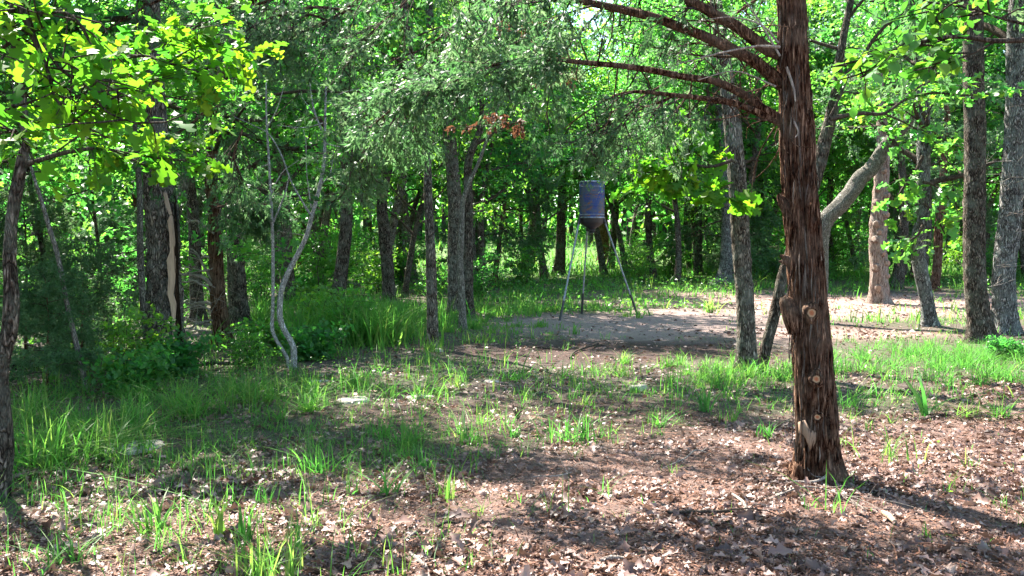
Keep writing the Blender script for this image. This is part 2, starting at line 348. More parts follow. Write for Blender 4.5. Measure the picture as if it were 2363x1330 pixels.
def path_px(pts, D, seed=0, H=None, wob=.12):
    """pixels -> world path relative to the base; pts are (px, py, width px[, depth offset])"""
    W_ = []; rad = []
    for q in pts:
        dd = q[3] if len(q) > 3 else 0
        p = at(q[0], q[1], D + dd); W_.append(p); rad.append(q[2] / 2 * (D + dd) / F_PX)
    W_ = [np.array(p) for p in W_]
    if H is not None:
        rg = np.random.default_rng(seed + 5)
        last = W_[-1]; prev = W_[-2]; d = (last - prev); d = d / np.linalg.norm(d); r = rad[-1]; z0 = last[2]
        d = d * .6 + np.array([0, 0, .6])
        n = max(2, int((H - z0) / 1.1)); stp = max(.3, (H - z0) / n)
        if H > z0 + .5:
            for i in range(n):
                d = d / np.linalg.norm(d) + rg.normal(size=3) * wob; d[2] = max(d[2], .6); d /= np.linalg.norm(d)
                W_.append(W_[-1] + d * stp); rad.append(r * (1 - .93 * (i + 1) / n))
    return np.array(W_), np.array(rad)
def limbs(path, rad, rg, n, t0, Rr, kind, up=.5, sub=7, aim=None):
    """limb curves off the upper trunk; returns list of (points, radii) and twig list (start, dir, len)"""
    L = []; TW = []
    m = len(path)
    zz = path[:, 2]; zlo = zz[0] + (zz[-1] - zz[0]) * t0
    for i in range(n):
        t = (i + .5) / n; z = zlo + (zz[-1] - zlo) * t ** .9
        k = min(m - 2, max(0, int(np.searchsorted(zz, z)) - 1)); f = np.clip((z - zz[k]) / (zz[k + 1] - zz[k] + 1e-6), 0, 1)
        p = path[k] * (1 - f) + path[k + 1] * f; r = rad[k] * (1 - f) + rad[k + 1] * f
        az = i * 2.399 + rg.normal() * .35
        if aim is not None and rg.random() < .5: az = aim + rg.normal() * .6
        el = (up + rg.normal() * .15) * (.6 + .7 * t) if kind == 'oak' else (.05 + .5 * t + rg.normal() * .12)
        ln = Rr * (1.05 - .6 * t ** 1.6) * (.75 + .5 * rg.random()) if kind == 'oak' else Rr * (1.1 - .95 * t) * (.7 + .5 * rg.random()) + .3
        d = np.array([math.cos(az) * math.cos(el), math.sin(az) * math.cos(el), math.sin(el)])
        pts = [p]; s = ln / 6
        for j in range(6):
            d = d + rg.normal(size=3) * (.22 if kind == 'oak' else .10); d[2] += (.10 if kind == 'oak' else (-.06 if j < 3 else .02)); d /= np.linalg.norm(d); pts.append(pts[-1] + d * s)
        lr = max(.012, r * .5) * np.linspace(1, .12, 7)
        pts = np.array(pts); L.append((pts, lr))
        for j in range(sub):
            u = .22 + .78 * (j + rg.random()) / sub; q = min(5, int(u * 6)); f = u * 6 - q
            b = pts[q] * (1 - f) + pts[q + 1] * f; ld = pts[q + 1] - pts[q]; ld /= np.linalg.norm(ld) + 1e-9
            side = rg.normal(size=3) * np.array([1, 1, .45 if kind == 'oak' else .3]); dd = ld * .7 + side / (np.linalg.norm(side) + 1e-9); dd /= np.linalg.norm(dd)
            TW.append((b, dd, ln * (.22 + .2 * rg.random()) + .15, lr[q] * .5))
    return L, TW
def foliate(TW, rg, kind, per, size, sig, tmpl):
    P = []; D_ = []; NR = []; VA = []
    for b, d, ln, r in TW:
        k = max(3, int(per * (ln + .2))); nc = max(2, int(k / (7 if kind == 'oak' else 13)))
        u = rg.random(nc) ** .7 * 1.08
        cc = b + d * (u * ln)[:, None] + rg.normal(size=(nc, 3)) * sig * np.array([1, 1, .6]); cv = rg.random(nc)
        cd_ = rg.normal(size=(nc, 3)) * .7 + d - ([0, 0, .45] if kind != 'oak' else [0, 0, 0]); cn = rg.normal(size=(nc, 3)) * .4
        w_ = rg.integers(0, nc, k)
        if kind == 'oak':
            q = cc[w_] + rg.normal(size=(k, 3)) * size * .8 * np.array([1, 1, .6]); dr = cd_[w_] + rg.normal(size=(k, 3)) * .8; nrm = cn[w_] + rg.normal(size=(k, 3)) * .45 + np.array([0, 0, 1.])
        else:
            s = rg.random(k); x = cd_[w_]; x = x / np.linalg.norm(x, axis=1, keepdims=True)
            q = cc[w_] + x * (s * size * 2.2)[:, None] + rg.normal(size=(k, 3)) * size * .22; dr = x + rg.normal(size=(k, 3)) * .45; dr[:, 2] -= .15; nrm = rg.normal(size=(k, 3))
        P.append(q); D_.append(dr); NR.append(nrm); VA.append(np.clip(cv[w_] * .7 + rg.random(k) * .3, 0, 1))
    P = np.concatenate(P); D_ = np.concatenate(D_); n = len(P)
    sz = size * (.6 + .8 * rg.random(n))
    V, F, va = leaves(tmpl, P, D_, np.concatenate(NR), sz)
    return V, F, np.repeat(np.concatenate(VA), len(tmpl[0]))
def branch_geo(L, TW, ns=5, tw=True):
    g = Geo()
    for P, r in L: g.add(*tube(cr(P, 12), np.interp(np.linspace(0, 1, 12), np.linspace(0, 1, len(r)), r), ns))
    if tw:
        for b, d, ln, r in TW:
            s = np.cross(d, [0, 0, 1.]) * ln * .08
            g.add(*tube(np.array([b, b + d * ln * .5 + s, b + d * ln]), [max(r, .006), max(r * .6, .004), .002], 3))
    return g
def make_tree(name, label, cat, base, path, rad, bmat, lmat, kind='oak', ns=14, step=.12, amp=.10, flare=.5, n=14, t0=.45, Rr=2.6, per=60, size=.1,
              sig=.22, tmpl=None, seed=0, group=None, crown=True, sub=7, up=.5, twmat=None, aim=None, fine=False):
    rg = np.random.default_rng(seed + 100)
    root = thing(name, label, cat, base, group); b = np.array(base)
    path = path - b
    ln = np.linalg.norm(np.diff(path, axis=0), axis=1).sum(); m = max(12, int(ln / step))
    pb = path[0].copy(); pb[2] -= .25
    P2 = cr(np.vstack([pb, path]), m); r2 = np.interp(np.linspace(0, len(path), m), np.arange(len(path) + 1), np.concatenate([[rad[0]], rad]))
    V, F = tube(P2, r2, ns, bark_disp('oak' if kind == 'oak' else 'cedar', amp, seed * 1.7, flare))
    link('trunk', mesh_np('trunk', V, F, bmat, True), root)
    if crown:
        L, TW = limbs(path, rad, rg, n, t0, Rr, kind, up, sub, aim)
        link('branches', branch_geo(L, TW).mesh('branches', twmat or B_TWIG), root)
        V, F, va = foliate(TW, rg, kind, per, size, sig, tmpl or (LLOB if kind == 'oak' else LSPR))
        link('crown', mesh_np('crown', V, F, lmat, False, va), root)
    return root
def bough(root, pts, D, rg, nsub=16, u0=.3, u1=1.0, sl=(.3, .6), droop=.35, per=120, size=.045, sig=.06, tmpl=None, kind='cedar', lmat=None, bm=None, bare=0, name='branch', base=None, ns=10, amp=.08, wid_end=.1, twr=.006):
    """a limb traced through real points, with side twigs and foliage as its child"""
    base = np.array(root.location) if base is None else base
    P, rad = path_px(pts, D); rad = rad * (.88 if name == 'branch' and D < 6.5 else 1); P = P - base; m = max(14, int(np.linalg.norm(np.diff(P, axis=0), axis=1).sum() / .06))
    C = cr(P, m); r = np.interp(np.linspace(0, len(P) - 1, m), np.arange(len(P)), rad)
    C[:, 2] += (n2(np.arange(m) * .15, np.full(m, rg.random() * 30), 1, 2) - .5) * .05; 
    g = Geo(); V, F = tube(C, r, ns, bark_disp('cedar', amp, rg.random() * 9, 0)); g.add(V, F)
    TW = []
    for i in range(nsub):
        u = u0 + (u1 - u0) * (i + rg.random()) / nsub; k = min(m - 2, int(u * (m - 1)))
        d = C[k + 1] - C[k]; d /= np.linalg.norm(d); s = rg.normal(size=3) * np.array([1, 1, .5]); s /= np.linalg.norm(s); dd = d * .6 + s + np.array([0, 0, -droop]); dd /= np.linalg.norm(dd)
        l = sl[0] + (sl[1] - sl[0]) * rg.random(); TW.append((C[k], dd, l, min(r[k] * .5, .012)))
        b0, l0 = C[k], l
        for q in range(3):
            s = rg.normal(size=3) * .6; d3 = dd + s + np.array([0, 0, -droop * .6]); d3 /= np.linalg.norm(d3); TW.append((b0 + dd * l0 * (.3 + .25 * q), d3, l0 * .45, twr))
    for i in range(bare):
        k = int(rg.random() * (m - 2) * u0 + 1); d = C[k + 1] - C[k]; d /= np.linalg.norm(d); s = rg.normal(size=3); dd = d * .4 + s / np.linalg.norm(s) - np.array([0, 0, .15]); l = .15 + .35 * rg.random()
        s2 = rg.normal(size=3) * .1 * l
        g.add(*tube(cr(np.array([C[k], C[k] + dd * l * .5 + s2, C[k] + dd * l]), 6), np.linspace(.006, .002, 6), 4))
    bg_ = branch_geo([], TW, tw=True)
    for V, in zip(bg_.V): pass
    br = link(name, g.mesh('branch', bm or B_CEDAR), root)
    if nsub:
        link('twigs', bg_.mesh('twigs', B_TWIG), br)
        V, F, va = foliate(TW, rg, kind, per, size, sig, tmpl or LSPR)
        link('foliage', mesh_np('foliage', V, F, lmat or M_CEDAR, False, va), br)
    return br, C, TW

# ---- the foreground cedar
b0 = gp(1888, 1106); D0 = b0.y
FK = .9
P, rad = path_px([(1888, 1106, 98), (1887, 1040, 98), (1884, 960, 96), (1879, 880, 95), (1870, 780, 93), (1866, 700, 94), (1858, 600, 90), (1850, 500, 88), (1842, 400, 86), (1838, 300, 85), (1833, 190, 80), (1828, 90, 76), (1824, 0, 72)], D0, 3, 7.5, .07); rad = rad * FK
rgc = np.random.default_rng(3)
ced = make_tree('cedar_tree', 'reddish shaggy barked cedar tree in the foreground with sawn branch knots', 'tree', b0, P, rad, B_CEDAR, M_CEDAR, 'cedar', ns=110, step=.03, amp=.15, flare=.62,
                n=16, t0=.62, Rr=2.6, per=80, size=.08, sig=.09, seed=3, sub=8)
bn = np.array(b0)
def on_trunk(px, py, out=0.0):
    """point on the camera side of the foreground trunk seen at a pixel"""
    k = np.interp(py, [0, 190, 300, 400, 500, 600, 700, 780, 880, 960, 1040, 1106], [1824, 1833, 1838, 1842, 1850, 1858, 1866, 1870, 1879, 1884, 1887, 1888])
    wd = np.interp(py, [0, 300, 700, 1106], [65, 77, 85, 88]) / 2
    o = np.clip((px - k) / wd, -.95, .95); r = wd * D0 / F_PX
    p = at(px, py, D0 - r * math.sqrt(1 - o * o) * 1.02 - out); c = at(k, py, D0); n = Vector((p.x - c.x, p.y - c.y, 0)).normalized()
    return p, n
for (px, py, rw, rh, st) in [(1872, 722, 24, 26, .035), (1883, 874, 22, 22, .03), (1886, 962, 18, 16, .02), (1868, 470, 9, 7, .01)]:
    p, n = on_trunk(px, py); rr = rw * .43 * D0 / F_PX; hh = rh * .43 * D0 / F_PX
    g = Geo(); ns = 20; ra = np.random.default_rng(px); side = Vector((-n.y, n.x, 0))
    prof = [(1.9, -.01), (1.55, st * .7), (1.2, st * 1.1), (1.0, st * .95), (.93, st * .8)]
    V = []
    for f, o in prof:
        for a in np.arange(ns) / ns * 2 * np.pi:
            q = f * (1 + .09 * math.sin(3 * a + px) + .05 * ra.normal())
            V.append(Vector(p) + side * math.cos(a) * rr * q + Vector((0, 0, 1)) * math.sin(a) * hh * q * (1.25 if f > 1.3 else 1) + n * (o + .004 * ra.normal()))
    V = np.array(V) - bn; i = np.arange(len(prof) - 1)[:, None] * ns; j = np.arange(ns)[None]; k = (j + 1) % ns
    g.add(V, np.stack([i + j, i + k, i + ns + k, i + ns + j], -1).reshape(-1, 4))
    ko = link('knot', g.mesh('knot', B_CEDAR), ced)
    V = [np.array(Vector((0, 0, 0)))] + [np.array(side * math.cos(a) * rr * .97 + Vector((0, 0, 1)) * math.sin(a) * hh * .97) for a in np.arange(ns) / ns * 2 * np.pi]
    V = [V[0]] + [v * f * (1 + .06 * math.sin(2 * i + px)) for f in (.55, 1) for i, v in enumerate(V[1:])]
    fm = mesh_np('cut_face', np.array(V), np.array([(0, 1 + i, 1 + (i + 1) % ns) for i in range(ns)] + [f for i in range(ns) for f in ((1 + i, 1 + ns + i, 1 + ns + (i + 1) % ns), (1 + i, 1 + ns + (i + 1) % ns, 1 + (i + 1) % ns))]), M_SAWN, False, np.array([0] + [.55] * ns + [1] * ns))
    fo = link('cut_face', fm, ko); fo.location = Vector(p) + n * (st * .86) - b0
def patch(pts, mat_, name, parent, out=.012, base=None):
    """raised irregular patch of bare wood hugging the trunk"""
    c = np.mean(pts, axis=0); V = []; n_ = len(pts)
    for f, o in ((0, out * 1.3), (.6, out * 1.2), (1, out), (1.08, -.02)):
        for q in pts:
            x_, y_ = c + (np.array(q) - c) * f; p, n = on_trunk(x_, y_); V.append(np.array(p + n * o) - bn)
    i = np.arange(3)[:, None] * n_; j = np.arange(n_)[None]; k = (j + 1) % n_
    return link(name, mesh_np(name, np.array(V), np.stack([i + j, i + k, i + n_ + k, i + n_ + j], -1).reshape(-1, 4), mat_, True), parent)
patch([(1843, 975), (1856, 972), (1866, 990), (1884, 998), (1886, 1012), (1876, 1030), (1870, 1040), (1860, 1010), (1846, 1000)], wood_mat('old_bare_wood', (.10, .06, .04), (.26, .17, .11), 25), 'bare_wood_scar', ced)
# burl and broken stubs on the left side
for pts in ([(1845, 760, 60), (1832, 735, 52), (1822, 712, 44), (1812, 694, 30), (1806, 684, 14)], [(1834, 625, 34), (1826, 606, 26), (1814, 596, 16), (1800, 590, 6)], [(1826, 610, 20), (1812, 604, 14), (1797, 604, 4)],
            [(1826, 500, 30), (1810, 470, 24), (1800, 455, 14), (1796, 448, 6)], [(1858, 1085, 70), (1842, 1103, 46), (1826, 1113, 26), (1806, 1121, 8)], [(1925, 1090, 50), (1946, 1108, 30), (1972, 1122, 8)]):
    P, r = path_px(pts, D0 - .03); P = cr(P - bn, 14); r = np.interp(np.linspace(0, len(r) - 1, 14), np.arange(len(r)), r)
    V, F = tube(P, r, 20, bark_disp('cedar', .22, pts[0][0] * .1, 0)); link('stub', mesh_np('stub', V, F, B_CEDAR, True), ced)
# loose strips of bark
for i in range(150):
    py = rgc.uniform(20, 1080); k = np.interp(py, [0, 1106], [1826, 1888]); wd = np.interp(py, [0, 1106], [36, 49]); px = k + wd * rgc.uniform(-.97, .97)
    ln = rgc.uniform(28, 120); m = 7; V = []; hw = rgc.uniform(.002, .007); curl = rgc.uniform(.0, .02) * (rgc.random() < .5); tw = rgc.normal() * 5
    for q in range(m):
        t = q / (m - 1); y_ = py + ln * (t - .5); x_ = px + tw * (t - .5) + 1.2 * math.sin(t * 5 + i); p, n = on_trunk(x_, min(1100, y_)); s = Vector((-n.y, n.x, 0)) * hw * (1 - .75 * abs(2 * t - 1) ** 3)
        c = p + n * (.010 + curl * t * t); V += [c - s, c + n * .005, c + s]
    V = np.array([np.array(v) for v in V]) - bn; F = np.array([(a * 3 + c, a * 3 + c + 1, a * 3 + c + 4, a * 3 + c + 3) for a in range(m - 1) for c in (0, 1)])
    link('bark_strip', mesh_np('bark_strip', V, F, B_CEDAR if rgc.random() < .65 else B_CEDARG, False), ced)
# limbs of the foreground cedar
bough(ced, [(1800, 128, 40), (1770, 112, 34), (1700, 62, 30), (1640, 25, 27), (1590, 0, 24), (1500, -60, 20, .2), (1380, -110, 12, .4)], D0, rgc, nsub=14, u0=.55, bare=22, per=60, size=.06, ns=16)
bough(ced, [(1808, 196, 38), (1775, 168, 34), (1700, 118, 30), (1600, 72, 27), (1500, 38, 24), (1400, 16, 21, .1), (1290, -8, 18, .2), (1150, -30, 12, .4), (1000, -20, 7, .6)], D0, rgc, nsub=18, u0=.62, bare=26, per=70, size=.06, ns=16)
bough(ced, [(1830, 300, 30), (1800, 278, 26), (1750, 245, 23), (1700, 212, 21), (1650, 190, 19), (1560, 172, 17), (1450, 157, 15), (1350, 146, 13), (1260, 135, 11, .1), (1150, 150, 8, .2), (1040, 190, 7, .3), (930, 235, 6, .4), (850, 300, 4, .5)], D0, rgc, nsub=30, u0=.62, bare=26, per=150, size=.052, sl=(.22, .45), droop=.35, sig=.05, ns=16)
bough(ced, [(1835, 305, 26), (1790, 280, 22), (1740, 258, 20), (1690, 240, 18), (1630, 230, 15), (1560, 222, 12), (1460, 214, 9, .1), (1380, 240, 5, .2), (1300, 300, 3, .3)], D0, rgc, nsub=14, u0=.5, bare=18, per=50, size=.045, sl=(.2, .45), droop=.7, sig=.045, ns=14)
bough(ced, [(1560, 222, 8), (1500, 250, 7), (1430, 275, 5), (1340, 320, 3)], D0 + .15, rgc, nsub=10, u0=.1, per=80, size=.045, sl=(.2, .4), droop=.6, sig=.045)
bough(ced, [(1300, 140, 7), (1230, 100, 6, .2), (1150, 60, 5, .5), (1050, 40, 4, .8)], D0 + .2, rgc, nsub=12, u0=.1, per=80, size=.05, sl=(.25, .5), droop=.5, sig=.06)
for pts in ([(1815, 155, 7), (1830, 200, 6), (1836, 235, 3)], [(1832, 280, 5), (1842, 305, 4), (1835, 318, 2)], [(1800, 110, 8), (1740, 108, 6), (1640, 128, 4), (1560, 150, 2)], [(1800, 130, 6), (1740, 30, 4), (1700, -20, 2)],
            [(1790, 200, 5), (1700, 165, 3), (1610, 185, 2)], [(1796, 100, 6), (1760, 60, 4), (1690, 40, 3), (1610, 50, 2)]):
    P, r = path_px(pts, D0 - .16); P = cr(P - bn, 12); r = np.interp(np.linspace(0, len(r) - 1, 12), np.arange(len(r)), r); V, F = tube(P, r, 6); link('dead_twig', mesh_np('dead_twig', V, F, B_DEAD, True), ced)

# ---- the other trees one can tell apart
def hero(name, label, base, pts, bm, lm=M_OAK, kind='oak', H=9.5, dD=0, **k):
    b = gp(*base); 
    if dD: b = Vector((b.x, b.y + dD, b.z))
    P, r = path_px([(base[0], base[1], pts[0][2])] + pts[1:] if pts[0][:2] == base else pts, b.y, k.get('seed', 1), H)
    P[0] = np.array(b)
    return make_tree(name, label, 'tree', b, P, r, bm, lm, kind, **k)
cr_near = dict(per=46, size=.10, sig=.2)
hero('oak_tree', 'straight grey barked oak just left of the foreground cedar', (1722, 858), [(1722, 858, 46), (1722, 780, 43), (1719, 690, 42), (1712, 600, 42), (1706, 480, 41), (1698, 380, 40), (1690, 290, 38), (1676, 180, 34)], B_OAK, H=9, ns=32, step=.06, n=12, t0=.55, Rr=2.0, seed=11, **cr_near)
hero('leaning_oak_tree', 'slim dark oak leaning behind the foreground cedar and rising on its right', (1756, 852), [(1756, 852, 26), (1768, 800, 26), (1790, 715, 26), (1806, 640, 26), (1840, 540, 27), (1878, 420, 30), (1892, 370, 32), (1912, 290, 28), (1930, 210, 24), (1940, 120, 18)], B_OAKD, H=8, ns=24, step=.06, n=12, t0=.45, Rr=2.0, seed=12, **cr_near)
hero('bent_tree', 'thick pale trunk bending to the right behind the foreground cedar', (1882, 745), [(1882, 745, 46), (1890, 660, 42), (1892, 590, 40), (1894, 545, 40), (1906, 508, 38), (1935, 478, 38), (1962, 448, 37), (1985, 412, 37), (2012, 388, 34), (2050, 330, 30), (2100, 270, 24)], B_SMOOTH, H=8, ns=24, step=.08, flare=.3, n=12, t0=.62, Rr=2.6, seed=13, per=40, size=.12)
hero('oak_tree', 'grey oak trunk with flared base at the far edge, behind the straight oak', (1676, 656), [(1676, 656, 40), (1678, 600, 32), (1680, 520, 30), (1678, 440, 30), (1674, 360, 26)], B_OAKL, H=12, ns=20, n=16, t0=.35, Rr=3.2, seed=14, per=40, size=.15, sig=.3, flare=.9)
hero('cedar_tree', 'pale pinkish cedar trunk studded with cut branch stubs on the bare ground', (2028, 700), [(2028, 700, 40), (2028, 640, 40), (2026, 560, 40), (2030, 470, 36), (2036, 400, 32), (2038, 330, 28)], B_CEDARP, M_CEDAR, 'cedar', H=9, ns=28, step=.08, amp=.16, flare=.5, n=16, t0=.5, Rr=2.0, seed=15, per=80, size=.14, sig=.14)
hero('oak_tree', 'slim dark curved oak between the pale cedar and the whitish oak', (2070, 666), [(2070, 666, 26), (2080, 620, 22), (2086, 560, 20), (2086, 480, 20), (2084, 420, 18)], B_OAKD, H=10, ns=14, n=12, t0=.5, Rr=2.4, seed=16, per=40, size=.14)
hero('oak_tree', 'whitish barked oak leaning gently right of the pale cedar', (2146, 752), [(2146, 752, 34), (2138, 690, 30), (2124, 620, 32), (2118, 570, 32), (2126, 500, 32), (2130, 400, 32), (2132, 300, 28), (2130, 220, 24)], B_OAKL, H=9, ns=24, step=.08, n=16, t0=.3, Rr=2.3, seed=17, **cr_near)
hero('cedar_tree', 'thin reddish cedar behind the whitish oak', (2156, 672), [(2156, 672, 22), (2163, 610, 20), (2166, 540, 20), (2174, 440, 18), (2178, 340, 16)], B_CEDAR, M_CEDAR, 'cedar', H=10, ns=14, n=14, t0=.4, Rr=1.8, seed=18, per=110, size=.16, sig=.16)
hero('oak_tree', 'tall dark barked oak, second trunk from the right edge', (2266, 792), [(2266, 792, 56), (2258, 720, 50), (2250, 640, 48), (2248, 500, 48), (2250, 350, 46), (2247, 200, 45), (2245, 60, 44), (2243, -60, 40)], B_OAKD, H=10.5, ns=36, step=.06, n=16, t0=.5, Rr=3.0, seed=19, per=46, size=.11)
hero('oak_tree', 'pale furrowed oak nearest the right edge', (2320, 772), [(2320, 772, 54), (2318, 700, 50), (2316, 630, 50), (2326, 540, 50), (2334, 450, 48), (2342, 300, 46), (2346, 150, 44), (2350, 0, 40)], B_OAKL, H=10.5, ns=36, step=.06, n=16, t0=.45, Rr=3.0, seed=20, per=46, size=.11)
hero('oak_tree', 'taller left trunk of the tight group of three left of the barrel feeder', (1052, 724), [(1052, 724, 34), (1050, 660, 32), (1052, 560, 32), (1048, 450, 32), (1042, 360, 30), (1032, 280, 28), (1024, 200, 26)], B_OAK, H=10, ns=24, step=.08, n=14, t0=.45, Rr=2.6, seed=21, per=46, size=.12, sig=.24)
hero('sapling_oak_tree', 'thin smooth trunk standing in front of the group of three left of the feeder', (1068, 763), [(1068, 763, 20), (1066, 700, 16), (1062, 600, 14), (1064, 560, 15), (1068, 470, 12), (1084, 420, 10), (1110, 360, 8)], B_SMOOTH, H=6.5, ns=14, n=9, t0=.6, Rr=1.7, seed=22, per=36, size=.09, flare=.3)
hero('oak_tree', 'forked dark right trunk of the tight group of three left of the feeder', (1084, 732), [(1084, 732, 26), (1080, 660, 24), (1080, 560, 24), (1080, 450, 22), (1082, 370, 20), (1104, 310, 15), (1112, 260, 12)], B_OAKD, H=9, ns=18, step=.08, n=14, t0=.42, Rr=2.4, seed=23, per=46, size=.12)
hero('oak_tree', 'lone straight oak with mossy foot between the tall grass and the group of three', (998, 805), [(998, 805, 30), (998, 740, 26), (996, 640, 25), (992, 540, 22), (988, 450, 20), (986, 370, 18), (975, 300, 14), (965, 240, 12)], B_OAK, H=9.8, ns=22, step=.07, n=20, t0=.38, Rr=2.1, seed=24, **cr_near)
hero('oak_tree', 'dark oak trunk rising behind the clump of tall bright grass', (900, 712), [(900, 712, 34), (897, 660, 30), (892, 590, 28), (886, 530, 27), (882, 460, 24)], B_OAKD, H=9.5, ns=20, n=13, t0=.35, Rr=2.1, seed=25, per=46, size=.12)
hero('oak_tree', 'thick dark oak trunk between the red cedar and the twin pale saplings', (556, 762), [(556, 762, 50), (550, 700, 44), (546, 640, 42), (544, 580, 40), (540, 480, 38)], B_OAKD, H=9.5, ns=24, n=18, t0=.3, Rr=2.8, seed=26, per=46, size=.11)
t16 = hero('cedar_tree', 'red barked cedar with bare dead side branches right of the split oak', (513, 795), [(513, 795, 44), (506, 720, 38), (500, 640, 36), (497, 560, 34), (494, 480, 32), (488, 400, 28)], B_CEDAR, M_CEDAR, 'cedar', H=8.5, ns=30, step=.06, amp=.14, n=26, t0=.32, Rr=3.0, seed=27, per=90, size=.09, sig=.11)
t17 = hero('split_oak_tree', 'broad old oak with a long strip of exposed pale wood', (383, 838), [(383, 838, 92), (381, 760, 84), (379, 660, 80), (376, 540, 76), (368, 440, 72), (362, 340, 62), (356, 240, 50)], B_OAK, H=8, ns=56, step=.05, amp=.13, n=14, t0=.5, Rr=2.4, seed=28, **cr_near)
hero('slender_grey_tree', 'slender grey lichened trunk just left of the split oak', (341, 822), [(341, 822, 20), (334, 740, 17), (326, 640, 16), (323, 540, 15), (322, 440, 14)], B_SMOOTH, H=6, ns=16, n=8, t0=.5, Rr=1.5, seed=29, per=40, size=.09, flare=.2)
hero('slender_grey_tree', 'thin pale sapling trunk leaning left over the thicket', (198, 905), [(198, 905, 13), (190, 850, 12), (168, 760, 12), (150, 680, 11), (133, 590, 11), (112, 520, 10), (95, 460, 9), (70, 380, 7)], B_SMOOTH, H=4.2, ns=12, n=5, t0=.7, Rr=.9, seed=30, per=30, size=.07, flare=.2, amp=.05)
hero('oak_tree', 'crooked dark lichened trunk at the left edge of the view', (2, 1150), [(2, 1150, 36), (14, 1040, 34), (8, 930, 30), (4, 850, 30), (22, 760, 36), (26, 680, 34), (22, 600, 28), (26, 520, 26), (38, 440, 28), (52, 360, 22), (58, 280, 16)], B_OAKD, H=4.8, ns=24, step=.04, n=6, t0=.75, Rr=1.2, seed=31, per=50, size=.09, sig=.16, flare=.3, aim=2.6)
hero('slender_grey_tree', 'thin brown sapling stem beside the left trunk of the group of three', (1037, 722), [(1037, 722, 8), (1037, 640, 7), (1036, 560, 7), (1040, 470, 5)], B_OAK, H=5, ns=8, n=5, t0=.6, Rr=.9, seed=32, per=30, size=.1, flare=.2)
for i, (label, base, pts, bm, H) in enumerate([
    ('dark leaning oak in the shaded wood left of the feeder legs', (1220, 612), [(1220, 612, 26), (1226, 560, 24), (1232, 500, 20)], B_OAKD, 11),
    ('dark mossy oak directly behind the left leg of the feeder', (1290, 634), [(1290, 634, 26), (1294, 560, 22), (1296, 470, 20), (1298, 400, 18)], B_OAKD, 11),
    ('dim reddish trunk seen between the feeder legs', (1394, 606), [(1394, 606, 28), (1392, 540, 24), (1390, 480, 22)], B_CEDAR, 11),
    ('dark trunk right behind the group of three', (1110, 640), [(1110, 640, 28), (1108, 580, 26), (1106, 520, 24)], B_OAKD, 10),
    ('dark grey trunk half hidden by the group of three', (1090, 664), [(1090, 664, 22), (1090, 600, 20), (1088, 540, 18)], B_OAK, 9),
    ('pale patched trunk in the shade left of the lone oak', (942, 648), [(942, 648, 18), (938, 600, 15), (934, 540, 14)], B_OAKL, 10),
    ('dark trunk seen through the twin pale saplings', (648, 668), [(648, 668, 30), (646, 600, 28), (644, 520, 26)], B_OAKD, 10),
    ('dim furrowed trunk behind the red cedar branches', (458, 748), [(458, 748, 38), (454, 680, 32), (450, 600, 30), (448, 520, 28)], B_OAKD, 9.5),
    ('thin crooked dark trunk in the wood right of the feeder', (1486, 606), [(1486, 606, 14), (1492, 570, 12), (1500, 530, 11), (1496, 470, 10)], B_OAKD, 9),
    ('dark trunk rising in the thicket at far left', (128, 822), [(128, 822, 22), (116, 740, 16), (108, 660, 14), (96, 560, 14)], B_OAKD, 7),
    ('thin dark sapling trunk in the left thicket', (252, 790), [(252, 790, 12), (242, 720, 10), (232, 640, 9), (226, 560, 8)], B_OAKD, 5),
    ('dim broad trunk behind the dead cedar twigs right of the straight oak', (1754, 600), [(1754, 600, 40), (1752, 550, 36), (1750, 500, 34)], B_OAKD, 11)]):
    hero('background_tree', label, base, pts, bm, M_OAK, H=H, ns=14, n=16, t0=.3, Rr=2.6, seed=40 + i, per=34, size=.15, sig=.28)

# dead limbs on the red cedar, exposed wood on the split oak
b16 = np.array(t16.location); D16 = b16[1]
for i, pts in enumerate([[(492, 655, 10), (470, 648, 9), (440, 645, 7), (412, 646, 5)], [(490, 674, 6), (460, 664, 5), (415, 668, 3)], [(490, 702, 9), (470, 698, 8), (440, 702, 5), (412, 700, 4)], [(490, 716, 5), (460, 714, 4), (420, 722, 3)],
                         [(492, 740, 6), (470, 730, 5), (430, 726, 4)], [(492, 768, 7), (460, 764, 6), (420, 772, 4)], [(494, 650, 8), (470, 625, 7), (450, 605, 5), (430, 600, 3)], [(490, 600, 7), (460, 580, 6), (425, 596, 3)], [(496, 540, 8), (450, 520, 6), (420, 530, 4)],
                         [(490, 765, 5), (470, 756, 4), (430, 762, 3)], [(508, 560, 8), (560, 540, 7), (620, 530, 5), (700, 534, 3)], [(510, 520, 6), (560, 500, 5), (640, 490, 3)], [(490, 745, 5), (450, 754, 4), (415, 748, 2)], [(492, 620, 6), (455, 630, 4), (420, 618, 3)]]):
    P, r = path_px(pts, D16 - .1, i); P = cr(P - b16, 14); P[:, 1] += np.linspace(0, rgc.uniform(-.4, .3), 14); P[:, 2] += np.cumsum(rgc.normal(size=14)) * .012 + np.linspace(0, rgc.normal() * .12, 14); r = np.interp(np.linspace(0, len(r) - 1, 14), np.arange(len(r)), r); g = Geo(); g.add(*tube(P, r * 1.0, 7))
    for q in range(4):
        k = rgc.integers(4, 12); d = rgc.normal(size=3) * .16 + np.array([-.12, 0, 0]); g.add(*tube(np.array([P[k], P[k] + d * .6 + rgc.normal(size=3) * .02, P[k] + d * 1.3]), [.007, .005, .002], 4))
    link('dead_branch', g.mesh('dead_branch', B_DEAD), t16)
b17 = np.array(t17.location); D17 = b17[1]
